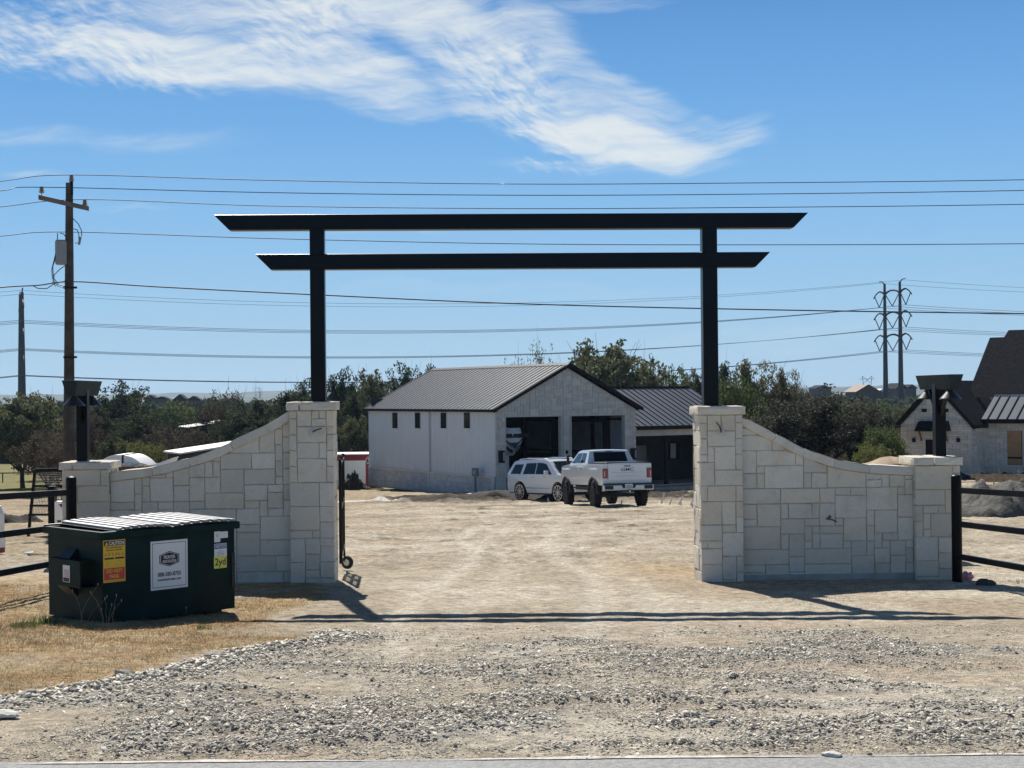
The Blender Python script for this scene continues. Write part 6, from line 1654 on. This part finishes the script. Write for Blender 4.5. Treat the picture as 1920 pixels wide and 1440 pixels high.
# ================================================================ TREES
def leafmat(name, c, var=.55):
    m = mat(name, c, .85, var=.18, vscale=.25, island=var, trans=.26, spec=.4); return m
leafmat('leaf_dark', (.074, .090, .046)); leafmat('leaf_olive', (.175, .18, .088)); leafmat('leaf_green', (.125, .16, .055)); leafmat('leaf_yellow', (.20, .205, .07))
leafmat('leaf_brown', (.115, .092, .066)); leafmat('leaf_oak', (.080, .080, .057)); leafmat('leaf_far', (.085, .098, .055)); leafmat('leaf_rust', (.19, .165, .072))
def make_crown(seed, n, shape='round', leaf=.020, gaps=.5, limbs=7, thick=1.0, twig=0, low=.25):
    """unit-height tree at the origin: returns (crown V,F), (trunk V,F lists)"""
    rs = np.random.RandomState(seed); rr = random.Random(seed)
    tips = []; tr = MB()
    base_h_ = low
    p0 = Vector((0, 0, -.03)); fork = Vector((rr.uniform(-.02, .02), rr.uniform(-.02, .02), base_h_ * .7))
    tr.tube([p0, p0.lerp(fork, .5) + Vector((rr.uniform(-.01, .01), 0, 0)), fork], [.030 * thick, .024 * thick, .021 * thick], 7)
    def grow(p, d, ln, r, lvl):
        pts = [p]; q = p.copy(); dd = d.copy()
        for k in range(4):
            dd = (dd + Vector((rr.uniform(-.28, .28), rr.uniform(-.28, .28), rr.uniform(-.10, .22)))).normalized(); q = q + dd * ln / 4; pts.append(q.copy())
        tr.tube(pts, [r, r * .85, r * .68, r * .5, r * .34], 5, False)
        if lvl >= 1:
            for t_ in pts[2:]: tips.append((t_, lvl))
        if lvl < 3:
            for k in range(rr.choice((2, 3)) if lvl else 3):
                s_ = pts[rr.choice((2, 3, 4))]; nd = (dd + Vector((rr.uniform(-1, 1), rr.uniform(-1, 1), rr.uniform(-.35, .7)))).normalized()
                grow(s_, nd, ln * rr.uniform(.5, .75), r * .5, lvl + 1)
    for k in range(limbs):
        a = 2 * math.pi * k / limbs + rr.uniform(-.4, .4); e = rr.uniform(.35, 1.3)
        grow(fork, Vector((math.cos(a) * math.cos(e), math.sin(a) * math.cos(e), math.sin(e))), rr.uniform(.28, .42), .013 * thick, 0)
    T = np.array([tuple(t[0]) for t in tips])
    # clamp the tips into the crown envelope
    c = np.array([0, 0, .58]); rad = np.array([.48, .48, .42]) if shape == 'round' else (np.array([.62, .62, .40]) if shape == 'wide' else np.array([.34, .34, .48]))
    q = (T - c) / rad; ln = np.linalg.norm(q, axis=1); k = ln > 1; q[k] = q[k] / ln[k][:, None] * rs.uniform(.85, 1.05, k.sum())[:, None]; T = c + q * rad
    # extra clump centres near the envelope shell
    m = 150; u = rs.normal(size=(m, 3)); u /= (np.abs(u) ** 2.8).sum(1)[:, None] ** (1 / 2.8); u[:, 2] = np.abs(u[:, 2]) * rs.choice([1, 1, 1, -.7], m)
    T2 = c + u * rad * rs.uniform(.40, .93, (m, 1)) * (1 + .09 * rs.normal(size=(m, 1)))
    C = np.concatenate([T, T2]); C = C[C[:, 2] > base_h_ * .55]
    pick = rs.choice(len(C), int(len(C) * (1 - .25 * gaps)), replace=False); C = C[pick]
    cr = rs.uniform(.035, .10, len(C)); wgt = cr ** 2; wgt /= wgt.sum()
    ci = rs.choice(len(C), n, p=wgt)
    off = rs.normal(size=(n, 3)); off /= np.linalg.norm(off, axis=1)[:, None]; off *= (rs.rand(n, 1) ** .45) * np.array([1, 1, .72])
    L_ = C[ci] + off * cr[ci][:, None]
    keep = L_[:, 2] > .04; L_ = L_[keep]; n = len(L_)
    # leaf quads with random orientation
    a = rs.normal(size=(n, 3)); a /= np.linalg.norm(a, axis=1)[:, None]; b = np.cross(a, rs.normal(size=(n, 3))); b /= np.linalg.norm(b, axis=1)[:, None]
    s_ = leaf * rs.uniform(.5, 1.25, (n, 1)); a = a * s_; b = b * s_ * .62
    V = np.stack([L_ - a, L_ + b, L_ + a, L_ - b], 1).reshape(-1, 3); Fq = np.arange(4 * n).reshape(-1, 4)
    if twig:
        for k in range(twig):
            p = C[rs.randint(len(C))]; d_ = (p - c); d_ /= np.linalg.norm(d_) + 1e-6; d_[2] += .5; e_ = p + d_ * rs.uniform(.06, .17) + rs.normal(size=3) * .02
            md = (p + e_) / 2 + rs.normal(size=3) * .012; tr.tube([tuple(p), tuple(md), tuple(e_)], [.0024, .0018, .0009], 3, False)
    return V, Fq, tr
VAR = {}
def variant(key, leafm, **kw):
    V, Fq, tr = make_crown(**kw)
    cm = mesh_np('crown', V, Fq, leafm); tmm = bpy.data.meshes.new('trunk'); tmm.from_pydata(tr.v, [], tr.f); tmm.update(); tmm.materials.append(MATS['bark'])
    VAR[key] = (cm, tmm)
variant('dark', 'leaf_dark', seed=1, n=22000, gaps=.6, leaf=.018, low=.2, thick=1.4, twig=30)
variant('dark2', 'leaf_dark', seed=2, n=20000, gaps=.7, leaf=.018, low=.2, twig=60)
variant('olive', 'leaf_olive', seed=3, n=36000, gaps=.5, leaf=.017, twig=25)
variant('green', 'leaf_green', seed=4, n=22000, gaps=.5, leaf=.019, low=.15, shape='round')
variant('yellow', 'leaf_yellow', seed=5, n=14000, gaps=.6, leaf=.020, low=.15, shape='wide')
variant('brown', 'leaf_brown', seed=6, n=10000, gaps=.9, leaf=.014, twig=160, low=.25)
variant('bare', 'leaf_brown', seed=7, n=1500, gaps=.9, leaf=.012, twig=240, low=.3, shape='tall')
variant('oak', 'leaf_oak', seed=8, n=30000, gaps=.7, leaf=.014, low=.22, shape='wide', thick=2.1, limbs=9)
variant('rust', 'leaf_rust', seed=9, n=20000, gaps=.6, leaf=.015, twig=60, shape='round')
variant('thin', 'leaf_olive', seed=12, n=7000, gaps=.9, leaf=.014, twig=90, shape='round')
def tree(key, px, ptop, wpx, d, label, name='tree', cat='tree', group='trees beyond the site', rz=None, zbase=None):
    top = P(px, ptop, d); x = top.x; zg = gz(x, d) - .1 if zbase is None else zbase; h = top.z - zg
    cm, tm_ = VAR[key]; sx = wpx * d / F / .98 / (1.24 if key in ('oak', 'yellow') else (.74 if key == 'bare' else 1))
    r = thing(name, label, cat, (x, d, zg), 0, group)
    rz = random.Random(px * 7 + d).uniform(0, 6.28) if rz is None else rz
    r.rotation_euler = (0, 0, 0)
    for nm, me in (('crown', cm), ('trunk', tm_)):
        o = bpy.data.objects.new(nm, me); col.objects.link(o); o.parent = r; o.rotation_euler = (0, 0, rz); o.scale = (sx, sx, h)
    return r
TREES = [
 # left mass
 ('olive', 42, 735, 175, 105, 'tall olive tree at the far left edge below the dead tower'),
 ('dark', 95, 742, 110, 125, 'dark tree just left of the utility pole'),
 ('brown', 88, 800, 130, 84, 'bare brown scrub tree left of the utility pole foot'),
 ('brown', 118, 815, 100, 78, 'grey brown scrub tree directly behind the utility pole foot'),
 ('dark2', 235, 722, 150, 130, 'dark twiggy tree rising highest right of the left lamp post'),
 ('dark', 190, 760, 120, 112, 'dense dark tree behind the left lamp post'),
 ('dark2', 262, 775, 120, 100, 'dark tree above the heaped trailer'),
 ('yellow', 245, 816, 95, 84, 'yellow green bushy tree right of the left lamp post'),
 ('yellow', 292, 822, 60, 82, 'small yellow green tree above the white shed roof'),
 ('dark2', 205, 822, 90, 74, 'low dark tree behind the heaped trailer'),
 ('green', 330, 752, 130, 175, 'soft green rounded tree before the far rooftops'),
 ('brown', 300, 790, 120, 98, 'brown leafless tree before the far shed'),
 ('brown', 355, 795, 110, 94, 'brown thin tree left of the white shed roof'),
 ('bare', 375, 785, 90, 92, 'bare forked tree standing over the white shed roof'),
 ('brown', 428, 726, 110, 135, 'reddish brown bare tree reaching above the hills'),
 ('dark2', 400, 750, 120, 150, 'dark tree behind the reddish bare tree'),
 ('bare', 482, 722, 34, 128, 'lone dead snag standing above the tree line'),
 ('dark', 480, 748, 130, 120, 'dark round tree below the dead snag'),
 ('dark2', 445, 770, 120, 105, 'dark tree over the white shed roof end'),
 ('dark', 530, 733, 120, 128, 'dark dense tree left of the left gate pillar'),
 ('dark2', 575, 716, 100, 138, 'tall dark tree left of the left gate post'),
 ('green', 520, 785, 110, 96, 'green tree above the steep end of the left curved wall'),
 ('dark', 470, 800, 120, 90, 'dark tree touching the left curved wall top'),
 ('dark2', 640, 698, 105, 135, 'leafy dark tree right of the left gate post'),
 ('olive', 700, 692, 110, 142, 'olive oak rising above the garage eave'),
 ('dark', 672, 735, 110, 118, 'dark tree between the gate pillar and the garage'),
 ('olive', 660, 778, 80, 112, 'olive bushy tree right above the red shed'),
 ('dark2', 755, 688, 105, 140, 'dark tree over the left end of the garage roof'),
 ('dark', 815, 684, 80, 150, 'dark tree top over the garage ridge end'),
 ('dark', 600, 740, 110, 116, 'dark tree hidden behind the left gate pillar'),
 ('brown', 160, 770, 90, 96, 'brown twiggy tree behind the left lamp post'),
 # behind the garage
 ('thin', 1015, 640, 82, 135, 'thin airy treetop above the garage ridge'),
 ('thin', 965, 668, 70, 138, 'low airy treetop left of the garage peak'),
 ('olive', 1150, 636, 215, 130, 'largest round olive tree behind the garage'),
 ('olive', 1095, 655, 100, 134, 'olive tree right behind the garage peak'),
 ('thin', 1205, 665, 90, 128, 'airy olive tree on the right flank of the largest tree'),
 ('green', 1262, 687, 80, 136, 'green tree between the largest tree and the right gate post'),
 ('olive', 1302, 692, 80, 130, 'olive tree just left of the right gate post'),
 # right of the post
 ('dark', 1350, 680, 90, 128, 'dark tree immediately behind the right gate post'),
 ('rust', 1425, 674, 120, 122, 'rust tinted tree, highest right of the gate arch'),
 ('rust', 1480, 690, 75, 120, 'rust tinted tree sloping down to the far hills'),
 ('green', 1385, 708, 130, 100, 'bright green tree right of the right gate post'),
 ('yellow', 1408, 762, 60, 84, 'yellow green bush above the right gate pillar'),
 ('dark', 1350, 735, 110, 105, 'dark tree between the wing roof and the right gate pillar'),
 ('oak', 1520, 722, 290, 76, 'big dark live oak behind the right curved wall'),
 ('oak', 1620, 770, 120, 74, 'right shoulder of dark oak foliage, a smaller oak'),
 ('dark2', 1440, 790, 120, 78, 'dark lower tree left of the big live oak'),
 ('green', 1655, 800, 100, 66, 'green bush just left of the stone house gable'),
 ('yellow', 1640, 822, 80, 62, 'yellow green bush at the foot of the live oak'),
 ('olive', 1700, 760, 90, 150, 'olive bushy tree below the transmission tower'),
 ('green', 1650, 752, 90, 170, 'soft green tree left of the transmission tower foot'),
 ('green', 1735, 742, 90, 200, 'green tree behind the right lamp post'),
 ('olive', 1600, 752, 110, 150, 'olive tree behind the live oak crown'),
 ('dark2', 1560, 742, 100, 160, 'twiggy tree top behind the live oak'),
 ('dark', 1668, 772, 50, 120, 'small dark cedar at the foot of the tower'),
 ('yellow', 1690, 790, 90, 110, 'yellow green thicket beside the house roof edge'),
 ('green', 1810, 722, 60, 180, 'green tree peeking between lamp post and house roof'),
]
for a in TREES: tree(*a)
# far wood: masses of trees nobody could count, thinning into the distance
def far_wood():
    rs = np.random.RandomState(5); cm, _ = VAR['dark']
    V0 = []; n = 3400
    D_ = 190 * (1500 / 190) ** (rs.rand(n) ** .9); X_ = rs.uniform(-.70, .70, n) * D_
    VV = []; FF = []; o = 0
    for i in range(n):
        d, x = D_[i], X_[i]; k = int(np.clip(26000 / d, 26, 150)); h = rs.uniform(3.0, 5.5); wd = h * rs.uniform(.7, 1.3); zg = gz(x, d) - 1
        u = rs.normal(size=(k, 3)); u /= np.linalg.norm(u, axis=1)[:, None]; u *= rs.uniform(.55, 1, (k, 1))
        c = np.stack([x + u[:, 0] * wd, d + u[:, 1] * wd, zg + h * .55 + u[:, 2] * h * .5], 1)
        s_ = wd * .30 * rs.uniform(.5, 1.1, (k, 1)) * (1 if k > 60 else 1.3)
        a = rs.normal(size=(k, 3)); a /= np.linalg.norm(a, axis=1)[:, None]; b = np.cross(a, rs.normal(size=(k, 3))); b /= np.linalg.norm(b, axis=1)[:, None]
        VV.append(np.stack([c - a * s_, c + b * s_ * .7, c + a * s_, c - b * s_ * .7], 1).reshape(-1, 3)); FF.append(np.arange(4 * k).reshape(-1, 4) + o); o += 4 * k
    ob = bpy.data.objects.new('far_woods', mesh_np('far_woods', np.concatenate(VV), np.concatenate(FF), 'leaf_far')); col.objects.link(ob)
    tag(ob, 'continuous green woodland filling the valley toward the far hills', 'woodland', kind='stuff')
far_wood()
# undergrowth along the back of the lot
def scrub():
    rs = np.random.RandomState(15); n = 420; VV = []; FF = []; o = 0
    for i in range(n):
        left = rs.rand() < .55
        d = rs.uniform(100, 150) if left else rs.uniform(96, 125); x = rs.uniform(-.33, -.10) * d if left else rs.uniform(-.08, .34) * d
        if left and -.35 < x / d < -.30 and d < 140: continue
        k = 260; h = rs.uniform(1.2, 3.2); wd = h * rs.uniform(.6, 1.1); zg = gz(x, d) - .2
        u = rs.normal(size=(k, 3)); u /= np.linalg.norm(u, axis=1)[:, None]; u *= rs.uniform(.4, 1, (k, 1))
        c = np.stack([x + u[:, 0] * wd, d + u[:, 1] * wd, zg + h * .5 + u[:, 2] * h * .5], 1); s_ = .16 * rs.uniform(.5, 1.2, (k, 1))
        a = rs.normal(size=(k, 3)); a /= np.linalg.norm(a, axis=1)[:, None]; b = np.cross(a, rs.normal(size=(k, 3))); b /= np.linalg.norm(b, axis=1)[:, None]
        VV.append(np.stack([c - a * s_, c + b * s_ * .7, c + a * s_, c - b * s_ * .7], 1).reshape(-1, 3)); FF.append(np.arange(4 * k).reshape(-1, 4) + o); o += 4 * k
    ob = bpy.data.objects.new('undergrowth', mesh_np('undergrowth', np.concatenate(VV), np.concatenate(FF), 'leaf_brown')); col.objects.link(ob)
    tag(ob, 'brownish scrub and brush filling the ground between the trees', 'undergrowth', kind='stuff')
scrub()
# distant houses
def far_house(px, ptop, pbase, wpx, d, label, peaks=1, wallm='brown_board', roofm='shingle'):
    a = P(px - wpx / 2, pbase, d); w_ = wpx * d / F; zt = P(px, ptop, d).z; zb_ = gz(P(px, pbase, d).x, d) - .3; o = (P(px, pbase, d).x, d, zb_)
    t = thing('far_house', label, 'house', o, R(8), 'distant houses'); hh = zt - zb_; eave = max(1.5, hh - (pbase - ptop) * d / F * .8)
    MB().box(-w_ / 2 * .95, w_ / 2 * .95, 0, 10, 0, eave).build('wall', wallm, t)
    m = MB()
    for k in range(peaks):
        x0 = -w_ / 2 + w_ * k / peaks - .4; x1 = -w_ / 2 + w_ * (k + 1) / peaks + .4; xm = (x0 + x1) / 2
        m.prism([(x0, -.4 - .1 * k, eave), (x1, -.4 - .1 * k, eave), (xm + (x1 - x0) * .02, -.4, hh - k * .5), (xm - (x1 - x0) * .02, -.4, hh - k * .5)], (0, 11, 0))
    m.build('roof', roofm, t)
    MB().box(-w_ * .2, -w_ * .05, -.05, -.01, eave * .75, eave * .92).build('window', 'dark_glass', t)
far_house(292, 740, 750, 42, 420, 'far house with a low double roof above the trees at left', 2)
far_house(350, 739, 754, 50, 400, 'far dark roofed house right of the double roof house', 2)
far_house(1628, 721, 738, 46, 460, 'far brown roofed house left of the transmission tower', 1, roofm='cedar')
far_house(1700, 718, 731, 40, 520, 'far dark gabled house right of the transmission tower', 2)
far_house(1545, 722, 730, 30, 620, 'tiny far rooftop above the live oak', 1)
far_house(1655, 729, 735, 20, 480, 'small far building with a white roof beside the tower', 1, roofm='tarp_white')
# faint far lattice pylon on the horizon
p = P(1626, 722, 2100); t = thing('far_pylon', 'tiny hazy pylon on the horizon left of the transmission tower', 'pylon', (p.x, 2100, p.z - 8), 0)
m = MB(); hh = P(1626, 705, 2100).z - (p.z - 8)
m.tube([(-4, 0, 0), (-7, 0, hh)], .5, 4); m.tube([(4, 0, 0), (7, 0, hh)], .5, 4); m.tube([(-4, 0, hh * .55), (7, 0, hh)], .4, 4); m.tube([(4, 0, hh * .55), (-7, 0, hh)], .4, 4); m.tube([(-11, 0, hh * .8), (11, 0, hh * .8)], .4, 4)
m.build('lattice', 'tower_steel', t)

# ================================================================ HAZE
HAZE = 0.00010
def haze():
    m = MB().box(-4200, 4200, -60, 4300, -30, 60)
    hm = bpy.data.materials.new('haze_air'); hm.use_nodes = True; t = NT(hm.node_tree); t.n.clear()
    v = t.node('ShaderNodeVolumePrincipled'); v.inputs['Color'].default_value = (.48, .68, 1.0, 1); v.inputs['Density'].default_value = HAZE; v.inputs['Anisotropy'].default_value = .3
    out = t.node('ShaderNodeOutputMaterial'); t.l.new(v.outputs[0], out.inputs['Volume'])
    MATS['haze_air'] = hm
    o = m.build('haze', 'haze_air'); tag(o, kind='stuff')
if HAZE: haze()
